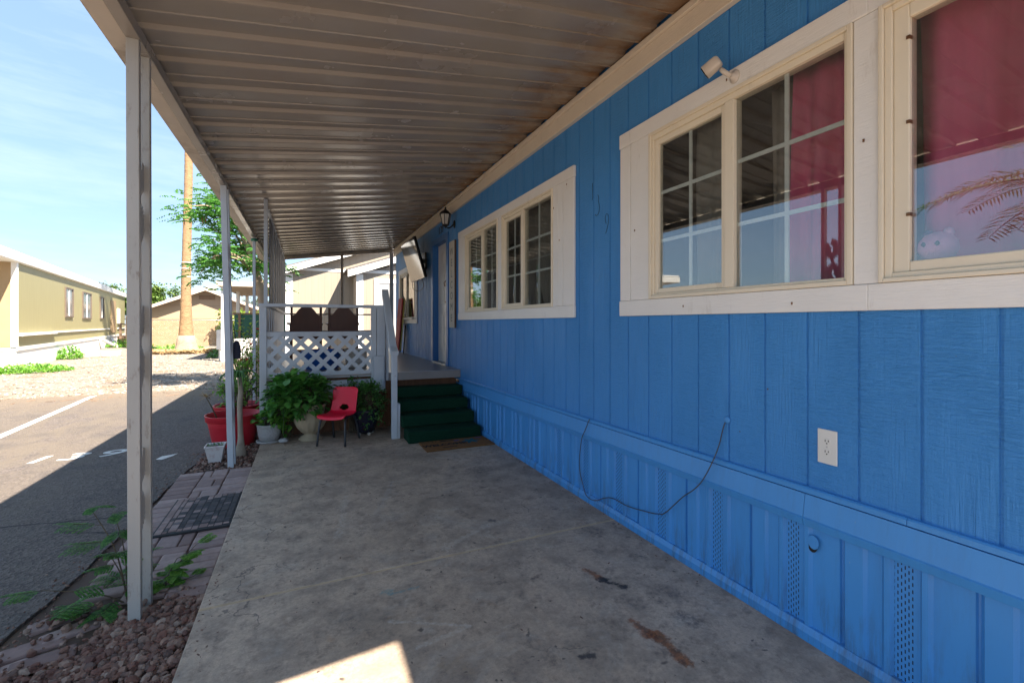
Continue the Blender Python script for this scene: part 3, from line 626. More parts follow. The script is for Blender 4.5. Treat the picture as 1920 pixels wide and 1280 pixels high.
# windows
def frame_rect(mb, x0, x1, y0, y1, z0, z1, w, wt=None, wb=None):
    wt = wt or w; wb = wb or w
    mb.box(x0, x1, y0, y0+w, z0, z1); mb.box(x0, x1, y1-w, y1, z0, z1); mb.box(x0, x1, y0+w, y1-w, z1-wt, z1); mb.box(x0, x1, y0+w, y1-w, z0, z0+wb)
def window(y0, y1, z0, z1, ym, cols=2, rows=3, sash_first=True, label=None):
    """slider window: fixed lite y0..ym, sliding sash ym..y1"""
    m = MB(); frame_rect(m, W-.030, W+.05, y0, y1, z0, z1, .020, .020, .020); fr = m.build('window', M['vinyl'], home, bev=.003)
    m = MB(); frame_rect(m, W-.018, W+.05, y0+.0205, y1-.0205, z0+.0205, z1-.0205, .014, .030, .012); m.box(W-.020, W+.045, ym, ym+.056, z0+.033, z1-.052); m.build('inner_frame', M['vinyl'], fr, bev=.003)
    s0, s1 = ym+.0565, y1-.0355; m = MB(); frame_rect(m, W-.006, W+.035, s0, s1, z0+.0335, z1-.052, .030, .034, .030); m.build('sash', M['vinyl'], fr, bev=.003)
    for (a, b, c, d, xg) in ((y0+.035, ym-.0005, z0+.033, z1-.051, W+.004), (s0+.0305, s1-.0305, z0+.064, z1-.0865, W+.012)):
        g = MB(); g.box(xg, xg+.004, a, b, c, d); g.build('pane', M['glass'], fr)
        if cols:
            mu = MB(); xm = xg+.007
            for k in range(1, cols): yc = a+(b-a)*k/cols; mu.box(xm, xm+.008, yc-.010, yc+.010, c, d)
            for k in range(1, rows):
                zc = c+(d-c)*k/rows; ye = [a+(b-a)*q/cols for q in range(cols+1)]
                for q in range(cols): mu.box(xm, xm+.008, ye[q]+(.010 if q else 0), ye[q+1]-(.010 if q < cols-1 else 0), zc-.010, zc+.010)
            mu.build('muntin', M['muntin'], fr)
    if label: fr['label'] = label
    return fr
window(1.101, 2.293, .155, 1.211, 1.664); window(3.543, 4.696, .150, 1.205, 4.15); window(4.82, 5.976, .150, 1.205, 5.30)
w3 = window(9.15, 10.7, .10, 1.12, 9.95)
# large fixed window at the right
y0, y1, z0, z1 = -.25, 1.007, .155, 1.211
m = MB(); frame_rect(m, W-.034, W+.05, y0, y1, z0, z1, .016); fr = m.build('window', M['vinyl'], home, bev=.003); fr['label'] = 'large cream window with one undivided pane and thick frame'
m = MB(); frame_rect(m, W-.022, W+.05, y0+.0165, y1-.0165, z0+.0165, z1-.0165, .024, .02, .018); m.build('inner_frame', M['vinyl'], fr, bev=.003)
m = MB(); frame_rect(m, W-.012, W+.04, y0+.041, y1-.041, z0+.035, z1-.037, .050, .05, .038); m.build('sash', M['vinyl'], fr, bev=.004)
m = MB(); m.box(W+.004, W+.008, y0+.0915, y1-.0915, z0+.0735, z1-.0875); m.build('pane', M['glass'], fr)
for zz in (.40, .74, 1.05): m = MB(); m.box(W-.016, W+.003, y1-.094, y1-.082, zz-.006, zz+.006); m.build('clip', M['brass'], fr)
# trims round the windows
def trim(y0, y1, z0, z1, openings, splits, zt, zb):
    m = MB(); X0, X1 = W-.021, W-.001
    m.box(X0-.004, X1, y0-.004, y1+.004, zt, z1); m.box(X0-.004, X1, y0-.004, y1+.004, z0, zb)
    for a, b in splits: m.box(X0, X1, a, b, zb+.001, zt-.001)
    return m.build('window_trim', M['trim'], home, bev=.004)
trim(1.05, 2.59, .05, 1.311, None, [(2.295, 2.478), (2.482, 2.588)], 1.2125, .1535)
trim(-1.2, 1.043, .05, 1.311, None, [(1.009, 1.099)], 1.2125, .1535)
trim(3.192, 6.285, .047, 1.300, None, [(3.194, 3.366), (3.372, 3.450), (3.453, 3.541), (4.698, 4.818), (5.978, 6.13), (6.136, 6.283)], 1.2065, .1485)
trim(8.98, 10.87, 0, 1.22, None, [(8.982, 9.148), (10.702, 10.868)], 1.1215, .0985)
m = MB(); m.box(W-.09, W-.028, 9.1, 10.75, .085, .112); m.build('sill', M['trim'], w3, bev=.003)
# small nails and scribed marks on the trim
for y, z in ((3.42, .72), (3.30, 1.17), (3.52, 1.02), (1.06, .72), (2.43, .62), (2.0, .10), (1.35, .09), (1.7, 1.27)): m = MB(); m.box(W-.0275, W-.0235, y-.003, y+.003, z-.006, z+.006); m.build('nail', M['brass'], home)
# door
d = MB(); d.box(W+.085, W+.125, 6.93, 7.75, ZD+.02, 1.33)
for (a, b) in ((6.99, 7.28), (7.37, 7.66)):
    for (c, e) in ((ZD+.2, ZD+.85), (ZD+.98, ZD+1.55), (ZD+1.64, ZD+1.86)):
        frame_rect(d, W+.076, W+.0848, a, b, c, e, .022); d.box(W+.079, W+.0848, a+.055, b-.055, c+.055, e-.055)
door = d.build('door', M['white'], home, bev=.004)
m = MB(); m.box(W+.066, W+.0755, 7.20, 7.245, .60, .71); m.tube([(W+.06, 7.222, .69), (W+.035, 7.222, .66), (W+.045, 7.222, .60)], .007, 6); m.build('knocker', M['brass'], door)
m = MB(); m.lathe((0, 0, 0), [(.0, 0), (.03, .0)], 4); m = MB(); m.tube([(W+.084, 7.01, .34), (W+.03, 7.01, .34)], .012, 8); m.tube([(W+.035, 7.01, .34), (W+.03, 7.13, .34)], .010, 8); m.build('handle', M['brass'], door)
m = MB(); m.box(W+.001, W+.13, 6.90, 6.929, ZD, 1.36); m.box(W+.001, W+.13, 7.751, 7.78, ZD, 1.36); m.box(W+.001, W+.13, 6.93, 7.75, 1.331, 1.36); m.box(W-.018, W-.001, 6.83, 6.93, ZD, 1.42); m.box(W-.018, W-.001, 7.75, 7.85, ZD, 1.42); m.box(W-.018, W-.001, 6.931, 7.749, 1.331, 1.42)
m.build('door_casing', M['blue_trim'], home, bev=.003)
m = MB(); m.box(W-.03, W+.13, 6.93, 7.75, ZD+.003, ZD+.018); m.build('threshold', M['steel'], home)
text('house_number', '139', .17, M['black'], home, (W-.004, 7.27, 1.475), (0, -1, 0), (0, 0, 1), .003, 1.15)['label'] = 'black house number 139 above the white door'
# scribed 1 3 9 in the paint between the windows
m = MB()
def scr(pts): m.tube([(W-.001, y, z) for y, z in pts], .0027, 5)
scr([(2.955, 1.085), (2.953, 1.03), (2.950, .975), (2.958, .955)])
scr([(2.885, .975), (2.876, .965), (2.872, .945), (2.876, .925), (2.868, .905), (2.862, .875), (2.868, .845), (2.885, .825), (2.905, .822), (2.918, .835)])
scr([(2.755, .80), (2.775, .81), (2.79, .79), (2.788, .76), (2.778, .735)]); scr([(2.755, .80), (2.748, .77), (2.752, .735), (2.77, .69), (2.785, .665)])
m.build('scribed_number', M['bluegrey_line'], home)['label'] = 'thin dark numerals 1 3 9 scribed diagonally in the blue siding'

# curtains and blinds inside
def curtain(name, label, y0, y1, z0, z1, x, mat, amp=.025, wl=.11, lean=0, seed=1):
    rn = random.Random(seed); ny = int((y1-y0)/.008); nz = 14; mb = MB(); idx = []
    for j in range(nz+1):
        t = j/nz; z = z0+(z1-z0)*t; row = []
        for i in range(ny+1):
            u = i/ny; y = y0+(y1-y0)*u + lean*(1-t)*u; ph = 2*math.pi*(y-y0)/wl + 1.3*mnoise.noise(Vector((y*4, seed, t*.7)))
            row.append(mb.vert((x+amp*math.sin(ph)*(.6+.4*(1-t))+.02*mnoise.noise(Vector((y*6, seed*3, t*1.2))), y, z)))
        idx.append(row)
    for j in range(nz):
        for i in range(ny): mb.face((idx[j][i], idx[j][i+1], idx[j+1][i+1], idx[j+1][i]), True)
    return tag(mb.build(name, mat, solid=.003), label, 'curtain')
curtain('curtain', 'wide red velvet curtain filling the undivided window at the right', -.24, .962, .16, 1.24, W+.14, M['curtain_red'], .06, .30, -.05, 2)
curtain('curtain', 'narrower red curtain behind the right side of the divided window', 1.08, 1.44, .16, 1.22, W+.14, M['curtain_red'], .034, .14, .03, 3)
curtain('curtain', 'dark grey curtain behind the left side of the big divided window', 1.80, 2.08, .16, 1.22, W+.16, M['curtain_grey'], .025, .14, 0, 4)
curtain('curtain', 'narrow grey drape next to the red curtain in the divided window', 1.46, 1.62, .16, 1.22, W+.20, M['curtain_grey'], .025, .12, 0, 5)
curtain('curtain', 'pale grey curtain behind the double window nearest the white sign, right half', 3.56, 4.10, .155, 1.2, W+.13, M['curtain_grey'], .025, .13, -.1, 6)
curtain('curtain', 'grey curtain in the middle of the double window', 4.12, 4.62, .155, 1.2, W+.16, M['curtain_grey'], .022, .12, 0, 7)
curtain('curtain', 'grey curtain beside the slatted blind of the double window', 4.85, 5.15, .155, 1.2, W+.12, M['curtain_grey'], .022, .11, .1, 8)
curtain('curtain', 'grey curtain behind the far window below the television', 9.2, 10.0, .11, 1.1, W+.12, M['curtain_grey'], .025, .15, 0, 9)
bl = thing('window_blind', 'horizontal slatted blind half lowered in the double window by the door', 'blind', (W+.09, 5.5, .62))
m = MB(); m.box(W+.07, W+.10, 4.84, 5.95, 1.165, 1.195); m.build('headrail', M['blind'], bl)
m = MB()
for k in range(26): m.obox((W+.085, 5.4, 1.15-k*.021), (.022, 1.1, .0015), (0, .5, 0))
m.build('slats', M['blind'], bl)
toy = thing('plush_toy', 'round pink plush toy lying on the sill behind the right-hand window', 'plush toy', (W+.072, .868, .235))
m = MB(); m.lathe((W+.072, .868, .232), [(.01, 0), (.045, .008), (.058, .035), (.055, .065), (.038, .09), (.012, .10)], 20); m.build('body', M['pink'], toy)
for dy in (-.02, .02):
    m = MB(); m.lathe((W+.018, .868+dy, .285), [(.002, -.009), (.008, 0), (.002, .009)], 10); m.build('eye', M['black'], toy)
for dy, mt in ((-.03, M['pink']), (.03, M['violet'])):
    m = MB(); m.lathe((W+.072, .868+dy, .325), [(.012, -.012), (.018, 0), (.012, .014), (.002, .02)], 10); m.build('ear', mt, toy)

# ------------------------------------------------------------------ things on the blue wall
o = thing('wall_outlet', 'white duplex power outlet on the blue siding at the right', 'outlet', (W, 1.209, -.526))
m = MB(); m.box(W-.007, W-.0005, 1.169, 1.249, -.599, -.453); m.build('cover_plate', M['plate'], o, bev=.003)
for zc in (-.503, -.548):
    m = MB(); pts = [(W-.0085, 1.209+.0165*math.cos(t)*1.0, zc+max(-.0135, min(.0135, .0175*math.sin(t)))) for t in [k*math.pi/12 for k in range(24)]]; m.prism(pts, (.003, 0, 0)); s_ = m.build('socket', M['plate'], o, bev=.001)
    m = MB()
    for dy, hh in ((.0065, .0045), (-.0065, .0038)): m.box(W-.0092, W-.0086, 1.209+dy-.0014, 1.209+dy+.0014, zc+.003-hh, zc+.003+hh)
    m.box(W-.0092, W-.0086, 1.2065, 1.2115, zc-.0105, zc-.0055); m.build('slot', M['dark'], s_)
m = MB(); m.lathe((0, 0, 0), [(.0032, 0), (.0032, .002)], 10); m.v = [(W-.007-z, 1.209+x, -.5255+y) for x, y, z in m.v]; m.build('screw', M['steel'], o)

o = thing('wall_cable', 'thin dark cable drooping along the skirting from a hole in the siding', 'cable', (W, 2.3, -1.33))
px = [(1362, 787, .002), (1360, 802, -.012), (1352, 835, -.015), (1346, 865, -.03), (1330, 893, -.047), (1313, 907, -.05), (1285, 931, -.028), (1252, 958, -.024), (1238, 962, -.02), (1224, 962, -.016), (1206, 957, -.016), (1191, 952, -.016), (1175, 945, -.016), (1158, 934, -.016), (1147, 932, -.016), (1135, 934, -.02), (1124, 937, -.026), (1112, 934, -.024), (1102, 926, -.022), (1095, 905, -.02), (1090, 882, -.022), (1090, 860, -.026), (1094, 840, -.045), (1100, 822, -.052), (1105, 808, -.045), (1110, 791, -.03)]
ca, sa = math.cos(R(CAM_YAW)), math.sin(R(CAM_YAW)); pts = []
CABLE = [(1.723, -.511, .002), (1.730, -.527, -.012)]
CPTS = [(1.723, -.511, .002), (1.731, -.548, -.012), (1.758, -.655, -.016), (1.778, -.751, -.046), (1.836, -.86, -.052), (1.898, -.93, -.05), (2.008, -1.015, -.024), (2.15, -1.16, -.022), (2.214, -1.19, -.020), (2.283, -1.21, -.018), (2.374, -1.228, -.018), (2.453, -1.243, -.018), (2.546, -1.254, -.018), (2.650, -1.253, -.018), (2.718, -1.265, -.018), (2.79, -1.295, -.024), (2.857, -1.333, -.03), (2.935, -1.352, -.03), (3.005, -1.34, -.028), (3.055, -1.28, -.022), (3.10, -1.19, -.022), (3.10, -1.095, -.026), (3.075, -1.0, -.034), (3.03, -.90, -.048), (2.99, -.83, -.045), (2.962, -.765, -.035), (2.958, -.742, -.026)]
cps = [Vector((W+x, y, z)) for y, z, x in CPTS]
def smooth(p, n=5):
    o_ = []
    for i in range(len(p)-1):
        a = p[max(i-1, 0)]; b = p[i]; c = p[i+1]; d_ = p[min(i+2, len(p)-1)]
        for k in range(n):
            t = k/n; o_.append(.5*((2*b)+(c-a)*t+(2*a-5*b+4*c-d_)*t*t+(3*b-a-3*c+d_)*t**3))
    return o_+[p[-1]]
m = MB(); m.tube(smooth(cps), .0032, 6); m.build('wire', M['cable'], o)
m = MB(); m.lathe((0, 0, 0), [(.020, 0), (.019, .006), (.012, .010), (.006, .010)], 14); m.v = [(W-z, 1.716+x, -.508+y) for x, y, z in m.v]; m.build('grommet', M['skirt'], o)

o = thing('security_camera', 'small cream security camera on the trim above the divided window', 'security camera', (W-.03, 1.66, 1.25))
m = MB(); m.lathe((0, 0, 0), [(.028, 0), (.028, .006), (.014, .016), (.011, .03)], 16); m.v = [(W-.025-z, 1.650+x, 1.262+y*1.25) for x, y, z in m.v]; m.tube([(W-.05, 1.652, 1.262), (W-.075, 1.672, 1.285), (W-.085, 1.685, 1.305)], [.011, .013, .011], 10); m.build('mount', M['camwhite'], o)
ax = Vector((-.35, .80, -.48)).normalized(); ctr = Vector((W-.10, 1.725, 1.335)); xx = ax.cross(Vector((0, 0, 1))).normalized(); yy = xx.cross(ax)
rot = Matrix((xx, yy, ax)).transposed()
m = MB(); rings = [(.015, -.044), (.023, -.040), (.0275, -.030), (.029, -.01), (.030, .042)]; 
def superel(r, n=20):
    out = []
    for k in range(n):
        t = 2*math.pi*k/n; c_, s_ = math.cos(t), math.sin(t); out.append((r*math.copysign(abs(c_)**.55, c_), r*1.1*math.copysign(abs(s_)**.55, s_)))
    return out
idx = [[m.vert(ctr+rot @ Vector((x, y, z))) for x, y in superel(r)] for r, z in rings]
for a, b in zip(idx, idx[1:]):
    for j in range(20): m.face((a[j], a[(j+1) % 20], b[(j+1) % 20], b[j]), True)
m.face(idx[0][::-1]); m.face(idx[-1]); m.build('body', M['camwhite'], o)
m = MB(); m.prism([ctr+rot @ Vector((x, y, .0422)) for x, y in superel(.0265)], rot @ Vector((0, 0, .005))); m.build('lens_face', M['blackplastic'], o)

o = thing('wall_lantern', 'black carriage lantern on the blue wall beside the white door', 'wall light', (W, 6.53, 1.48))
m = MB(); m.lathe((0, 0, 0), [(.045, 0), (.045, .012), (.03, .02), (.015, .024)], 16); m.v = [(W-z, 6.53+x, 1.475+y*1.3) for x, y, z in m.v]; m.build('wall_plate', M['black'], o)
m = MB(); m.tube(smooth([Vector(p) for p in ((W-.02, 6.53, 1.47), (W-.07, 6.51, 1.42), (W-.13, 6.47, 1.40), (W-.165, 6.445, 1.43))], 5), .010, 8); m.build('arm', M['black'], o)
lc = (W-.165, 6.445, 0)
m = MB(); m.lathe(lc, [(.02, 1.405), (.045, 1.425), (.05, 1.44)], 6, False); m.lathe(lc, [(.088, 1.583), (.092, 1.592), (.06, 1.628), (.03, 1.648), (.018, 1.66), (.012, 1.668), (.016, 1.678), (.003, 1.70)], 6, False)
for k in range(6):
    a = k*math.pi/3; m.bar((lc[0]+.048*math.cos(a), lc[1]+.048*math.sin(a), 1.436), (lc[0]+.080*math.cos(a), lc[1]+.080*math.sin(a), 1.588), .009, .009)
m.lathe(lc, [(.002, 1.385), (.012, 1.395), (.008, 1.406)], 8); m.build('cage', M['black'], o)
m = MB(); m.lathe(lc, [(.043, 1.441), (.074, 1.582)], 6, False); m.build('lamp_glass', M['lamp_glass'], o)

o = thing('welcome_sign', 'tall narrow whitewashed board with vertical letters beside the white door', 'sign', (W, 6.575, -.06))
m = MB(); m.box(W-.034, W-.03, 6.44, 6.706, -.065, 1.229); m.build('board', M['signboard'], o, bev=.002)
m = MB(); m.box(W-.0298, W-.002, 6.44, 6.706, -.065, 1.229); m.build('backing', M['signedge'], o)
for k, ch in enumerate('WELCOME'): text('letter', ch, .155, M['signletter'], o, (W-.0355, 6.575, 1.02-k*.165), (0, -1, 0), (0, 0, 1), .001)

o = thing('television', 'flat black television on a wall bracket above the porch deck', 'television', (W-.05, 8.4, 1.15))
def tvp(y, z): return (1.80-.10*(z-1.15)/.35 + .0*(y), y, z)
ty0, ty1, tz0, tz1 = 7.86, 8.98, .80, 1.50
n_ = Vector((1, 0, .10/.35)).normalized()
m = MB(); m.prism([tvp(ty0, tz0), tvp(ty1, tz0), tvp(ty1, tz1), tvp(ty0, tz1)], n_*.05); m.build('body', M['blackplastic'], o, bev=.006)
m = MB(); q = -n_*.002; m.prism([Vector(tvp(*p))+q*1.5 for p in ((ty0+.012, tz0+.02), (ty1-.012, tz0+.02), (ty1-.012, tz1-.012), (ty0+.012, tz1-.012))], n_*.0015); m.build('screen', M['screen'], o)
m = MB(); m.box(W-.03, W-.001, 8.25, 8.60, 1.0, 1.30); m.bar((W-.03, 8.42, 1.16), (1.86, 8.42, 1.16), .05, .08); m.build('bracket', M['black'], o)
m = MB(); m.tube(smooth([Vector(p) for p in ((1.88, 8.7, .82), (1.88, 8.75, .70), (1.9, 8.6, .62), (1.93, 8.35, .60), (1.96, 8.2, .68), (1.9, 8.1, .82))], 5), .005, 5); m.build('cord', M['cable'], o)

# ================================================================== AWNING
aw = thing('awning', 'long ribbed metal awning roof on posts running along the blue home', 'awning', (.6, 5.6, ZS))
AY0, AY1 = -.215, 11.5
def az(x): return 1.462+.134*(x+.78)
m = MB(); y = AY0; prof = []; P_ = .3048
while y < AY1:
    for dy, dz in ((0, 0), (.130, .0), (.132, -.007), (.137, -.007), (.145, .024), (.149, .026), (.284, .026), (.288, .025), (.297, .002)):
        if y+dy <= AY1: prof.append((y+dy, dz))
    y += P_
rows = []
XS = [-.83, 0.1, 1.05, 1.995]
for y, dz in prof: rows.append([m.vert((x, y, az(x)+dz)) for x in XS])
for a, b in zip(rows, rows[1:]):
    for k in range(len(XS)-1): m.face((a[k], b[k], b[k+1], a[k+1]))
m.keep = True; m.build('roof_pan', M['awning'], aw, solid=.003)
m = MB(); 
m.prism([(-.74, AY0, az(-.74)+.075), (W-.06, AY0, az(W-.06)+.075), (W-.06, AY0, az(W-.06)+.08), (-.74, AY0, az(-.74)+.08)], (0, AY1-AY0, 0)); m.build('light_block_sheet', M['awning'], aw)  # unseen flat sheet added over the pans to block light
m = MB(); m.box(-.872, -.868, AY0-.02, AY1+.02, 1.37, 1.555); m.box(-.868, -.782, AY0-.02, AY1+.02, 1.37, 1.374); m.box(-.872, -.76, AY0-.03, AY0-.02, 1.37, 1.555); m.build('gutter', M['beam'], aw, bev=.002)
m = MB(); m.box(-.782, -.778, AY0-.02, AY1, 1.3745, 1.45); m.box(-.778, -.722, AY0-.02, AY1, 1.362, 1.366); m.box(-.726, -.722, AY0-.02, AY1, 1.366, 1.422); m.build('side_beam', M['awning'], aw, bev=.001)
m = MB(); m.prism([(-.72, AY1-.05, az(-.72)-.075), (W-.06, AY1-.05, az(W-.06)-.075), (W-.06, AY1-.05, az(W-.06)-.004), (-.72, AY1-.05, az(-.72)-.004)], (0, .05, 0)); m.build('end_beam', M['beam'], aw)
# posts: twin legs with scrolls
def scroll(yc, z0, z1, w):
    pts = []
    for k in range(25):
        t = k/24; pts.append((yc+w*math.sin(2*math.pi*t)*(1 if t < .5 else 1), z0+(z1-z0)*t))
    return pts
def twin_post(x, ya, zt, sz=.056, gap=.165, x_top=None, mat='post'):
    xt = x if x_top is None else x_top
    def tl(x_, y_, z_): return (x_+(xt-x)*(z_+1.4)/2.8, y_, z_)
    m = MB()
    for yy in (ya, ya+gap): m.box(x-sz/2*.9, x+sz/2*.9, yy, yy+.032, ZG, zt, tl)
    p = m.build('post', M[mat], aw, bev=.003)
    m = MB(); yc = ya+gap/2+.016; z = -1.1
    while z < zt-.75:
        # an S curve strap with two loops
        for sg, zc in ((1, z+.17), (-1, z+.40)):
            pr = None; r = .055
            for k in range(22):
                a = -math.pi*.5+k*math.pi*1.75/21; rr = r*(1-.35*k/21); p_ = tl(x, yc+sg*(rr*math.cos(a)-.010), zc+sg*rr*1.5*math.sin(a))
                if pr: m.bar(pr, p_, .066, .004, (1, 0, 0))
                pr = p_
        m.bar(tl(x, yc-.05, z+.10), tl(x, yc+.05, z+.47), .03, .004, (1, 0, 0)); z += .72
    m.build('scroll', M['post'], p); return p
twin_post(-.745, 2.73, 1.362, x_top=-.752); twin_post(-.672, 5.26, 1.362, .058, .15, -.735, 'post_blue')
m = MB(); m.box(-.755, -.715, 8.25, 8.29, ZG, 1.36); m.build('post', M['post_blue'], aw, bev=.003)
m = MB(); m.box(.765, .825, AY1-.045, AY1-.005, .30, az(.79)-.077); m.build('post', M['beam'], aw, bev=.003)
m = MB(); m.box(1.90, 1.99, AY1-.045, AY1-.0, ZD, az(1.93)-.077); m.build('post', M['beam'], aw, bev=.003)
# green ribbon on the third post
m = MB(); m.lathe((-.735, 8.27, 1.30), [(.045, 0), (.05, .02), (.045, .04)], 10); m.build('ribbon', pm('green_tape', (.03, .2, .13), .5, .1), aw)

# ================================================================== PORCH
po = thing('porch', 'raised porch with white lattice railing, shade panels and handrail', 'porch', (.8, 8, ZS))
PX0, PX1, PY0, PY1 = -.47, W-.002, 6.26, 11.4
m = MB(); m.box(PX0, PX1, PY0, PY1, ZD-.02, ZD); m.build('deck', M['deck'], po)
m = MB(); m.box(1.0, PX1, PY0-.012, PY0-.001, ZD-.105, ZD-.004); m.build('deck_fascia', M['deck'], po)
m = MB(); m.box(1.0, PX1, PY0-.016, PY0+.02, ZD+.0005, ZD+.004); m.build('nosing', M['steel'], po)
m = MB(); x = PX0+.04
rn = random.Random(8)
while x < 1.0: m.box(x, x+.088, PY0+.09, PY0+.11, ZS, ZD-.021); x += .094
m.build('skirt_board', M['wood_brown'], po)
m = MB(); m.box(PX0, PX1, PY0+.2, PY0+.25, ZS, ZD-.021); m.box(PX0+.02, PX0+.04, PY0+.25, PY1, ZS, ZD-.021); m.build('skirt_backing', M['wood_brown'], po)
# railing frame
zr = .236
m = MB(); m.box(-.50, -.425, 6.25, 6.33, ZS, .238); m.build('rail_post', M['post_blue'], po, bev=.004)
m = MB(); m.box(.80, .862, 6.25, 6.32, ZS+.55, .20); m.build('rail_post', M['post_blue'], po, bev=.004)
m = MB(); m.box(.868, .975, 6.22, 6.31, ZS+.5, .20); m.build('rail_post', M['post_blue'], po, bev=.004)
m = MB(); m.box(.985, 1.02, 6.23, 6.31, ZD-.1, .21); m.build('rail_post', M['post_blue'], po, bev=.003)
m = MB(); m.box(.82, .95, 6.17, 6.215, ZS+.5, -.43); m.build('post_block', M['post_blue'], po, bev=.004)
m = MB(); m.box(-.51, .98, 6.235, 6.335, .2005, .241); m.build('top_rail', M['post_blue'], po, bev=.004)
m = MB(); m.box(-.4245, .799, 6.275, 6.31, -.165, -.105); m.build('mid_rail', M['post_blue'], po, bev=.003)
m = MB(); m.box(-.4245, .799, 6.275, 6.31, -.70, -.615); m.build('bottom_rail', M['post_blue'], po, bev=.003)
m = MB(); m.box(-.4245, .799, 6.285, 6.30, -.95, -.735); m.build('lower_panel', M['post_blue'], po, bev=.003)
# lattice: two layers of crossed slats clipped to the panel
m = MB(); lx0, lx1, lz0, lz1 = -.455, .835, -.66, -.112; pit = .1725; sw = .036
def clip_slat(c, sg, y0, y1):
    """strip x*1 - sg*z = c ; half width sw along the normal, clipped to the rectangle"""
    pts = [(lx0, lz0), (lx1, lz0), (lx1, lz1), (lx0, lz1)]
    def f(p): return (p[0]-sg*p[1])-c
    h = sw*1.0
    for s_ in (1, -1):
        out_ = []
        for i in range(len(pts)):
            a = pts[i]; b = pts[(i+1) % len(pts)]; fa = s_*f(a)-h; fb = s_*f(b)-h
            if fa <= 0: out_.append(a)
            if (fa < 0) != (fb < 0) and fa != fb: t = fa/(fa-fb); out_.append((a[0]+(b[0]-a[0])*t, a[1]+(b[1]-a[1])*t))
        pts = out_
        if len(pts) < 3: return
    m.prism([(x, y0, z_) for x, z_ in pts], (0, y1-y0, 0))
for k in range(-12, 14):
    clip_slat(k*pit+.02, 1, 6.262, 6.2675); clip_slat(k*pit+.055, -1, 6.268, 6.2735)
m.build('lattice', M['post_blue'], po)
# left side of the porch: rail, boards, shade panels
m = MB(); m.box(-.45, -.39, 6.336, 11.4, .2, .236); m.build('side_rail', M['post_blue'], po, bev=.003)
m = MB(); m.box(-.43, -.40, 6.34, 11.4, 1.37, 1.40); m.build('side_header', M['post_blue'], po)
m = MB(); m.box(-.455, -.415, 6.26, 6.30, .2415, az(-.43)-.003); m.build('side_post', M['post_blue'], po, bev=.003)
y = 6.75; k = 0
while y < 11.2:
    m = MB(); m.box(-.43, -.415, y, y+.50, .237, 1.369); m.build('shade_panel', M['screen_panel'], po)
    m = MB(); m.box(-.435, -.405, y+.51, y+.55, .237, 1.369); m.build('side_post', M['post_blue'], po)
    y += .62
y = 6.45
while y < 11.2:
    m = MB(); m.box(-.445, -.43, y, y+.30, ZD, .199); m.build('side_board', M['post_blue'], po, bev=.002); y += .42
# far rail
m = MB(); m.box(-.4, 1.86, 11.36, 11.40, .19, .225); m.box(-.4, 1.86, 11.36, 11.40, -.2, -.165); m.build('back_rail', M['beam'], po)
# stair handrail and newel
m = MB(); m.box(.955, 1.02, 5.60, 5.665, ZS, -.335); m.build('newel_post', M['post_blue'], po, bev=.004)
m = MB(); m.prism([(.945, 5.585, -.335), (.945, 5.70, -.28), (.945, 6.33, .46), (.945, 6.33, .38), (.945, 5.72, -.36), (.945, 5.585, -.39)], (.085, 0, 0)); m.build('handrail', M['post_blue'], po, bev=.004)
m = MB(); m.box(1.022, 1.055, 5.61, 5.70, ZS, -.98); m.box(1.022, 1.05, 5.75, 5.80, -.72, -.52); m.build('stair_block', M['post_blue'], po, bev=.003)

# carpeted steps
st = thing('porch_steps', 'four steps covered in dark green carpet leading to the porch deck', 'steps', (1.55, 5.75, ZS))
rise = .138
for k in range(4):
    m = MB(); yf = 5.285+.245*k; xl_ = 1.085 if k == 0 else 1.06; m.box(xl_, W-.045, yf, 6.235 if k == 3 else yf+.275, ZS+(0 if k == 0 else rise*k+.0005), ZS+rise*(k+1)); m.build('step', M['carpet'], st, bev=.022, seg=4)

# doormat
dm = thing('doormat', 'brown coir welcome doormat on the slab before the green steps', 'doormat', (1.62, 5.11, ZS))
m = MB(); m.box(1.20, 2.0, 4.87, 5.27, ZS+.001, ZS+.016); m.build('mat', M['mat_coir'], dm, bev=.006)
zz = ZS+.0175
text('lettering', 'WELCOME', .105, M['ink'], dm, (1.455, 5.02, zz), (1, 0, 0), (0, 1, 0), .0006, 1.0, bold=.004)
m = MB()
for k in range(5):
    x = 1.24+k*.035; m.prism([(x, 5.20, zz), (x+.014, 5.20, zz), (x-.012+.02*(k-2), 5.255, zz), (x-.016+.02*(k-2), 5.25, zz)], (0, 0, .0006))
m.prism([(1.42, 5.19, zz), (1.62, 5.18, zz), (1.60, 5.215, zz), (1.45, 5.23, zz)], (0, 0, .0006)); m.prism([(1.40, 4.93, zz), (1.57, 4.93, zz), (1.57, 4.955, zz), (1.40, 4.95, zz)], (0, 0, .0006)); m.build('black_motif', M['ink'], dm)
def blob(cx, cy, rx, ry, rot=0, n=14): return [(cx+rx*math.cos(t)*math.cos(rot)-ry*math.sin(t)*math.sin(rot), cy+rx*math.cos(t)*math.sin(rot)+ry*math.sin(t)*math.cos(rot), zz) for t in [2*math.pi*k/n for k in range(n)]]
m = MB()
for k in range(6): a = k*math.pi/3; m.prism(blob(1.78+.055*math.cos(a), 5.10+.055*math.sin(a), .055, .022, a), (0, 0, .0007+.0001*k))
m.build('leaf_motif', M['teal'], dm)
m = MB(); m.prism(blob(1.63, 5.17, .04, .025, .3), (0, 0, .0006)); m.prism(blob(1.91, 5.21, .045, .022, -.3), (0, 0, .0006)); m.build('violet_motif', M['violet'], dm)

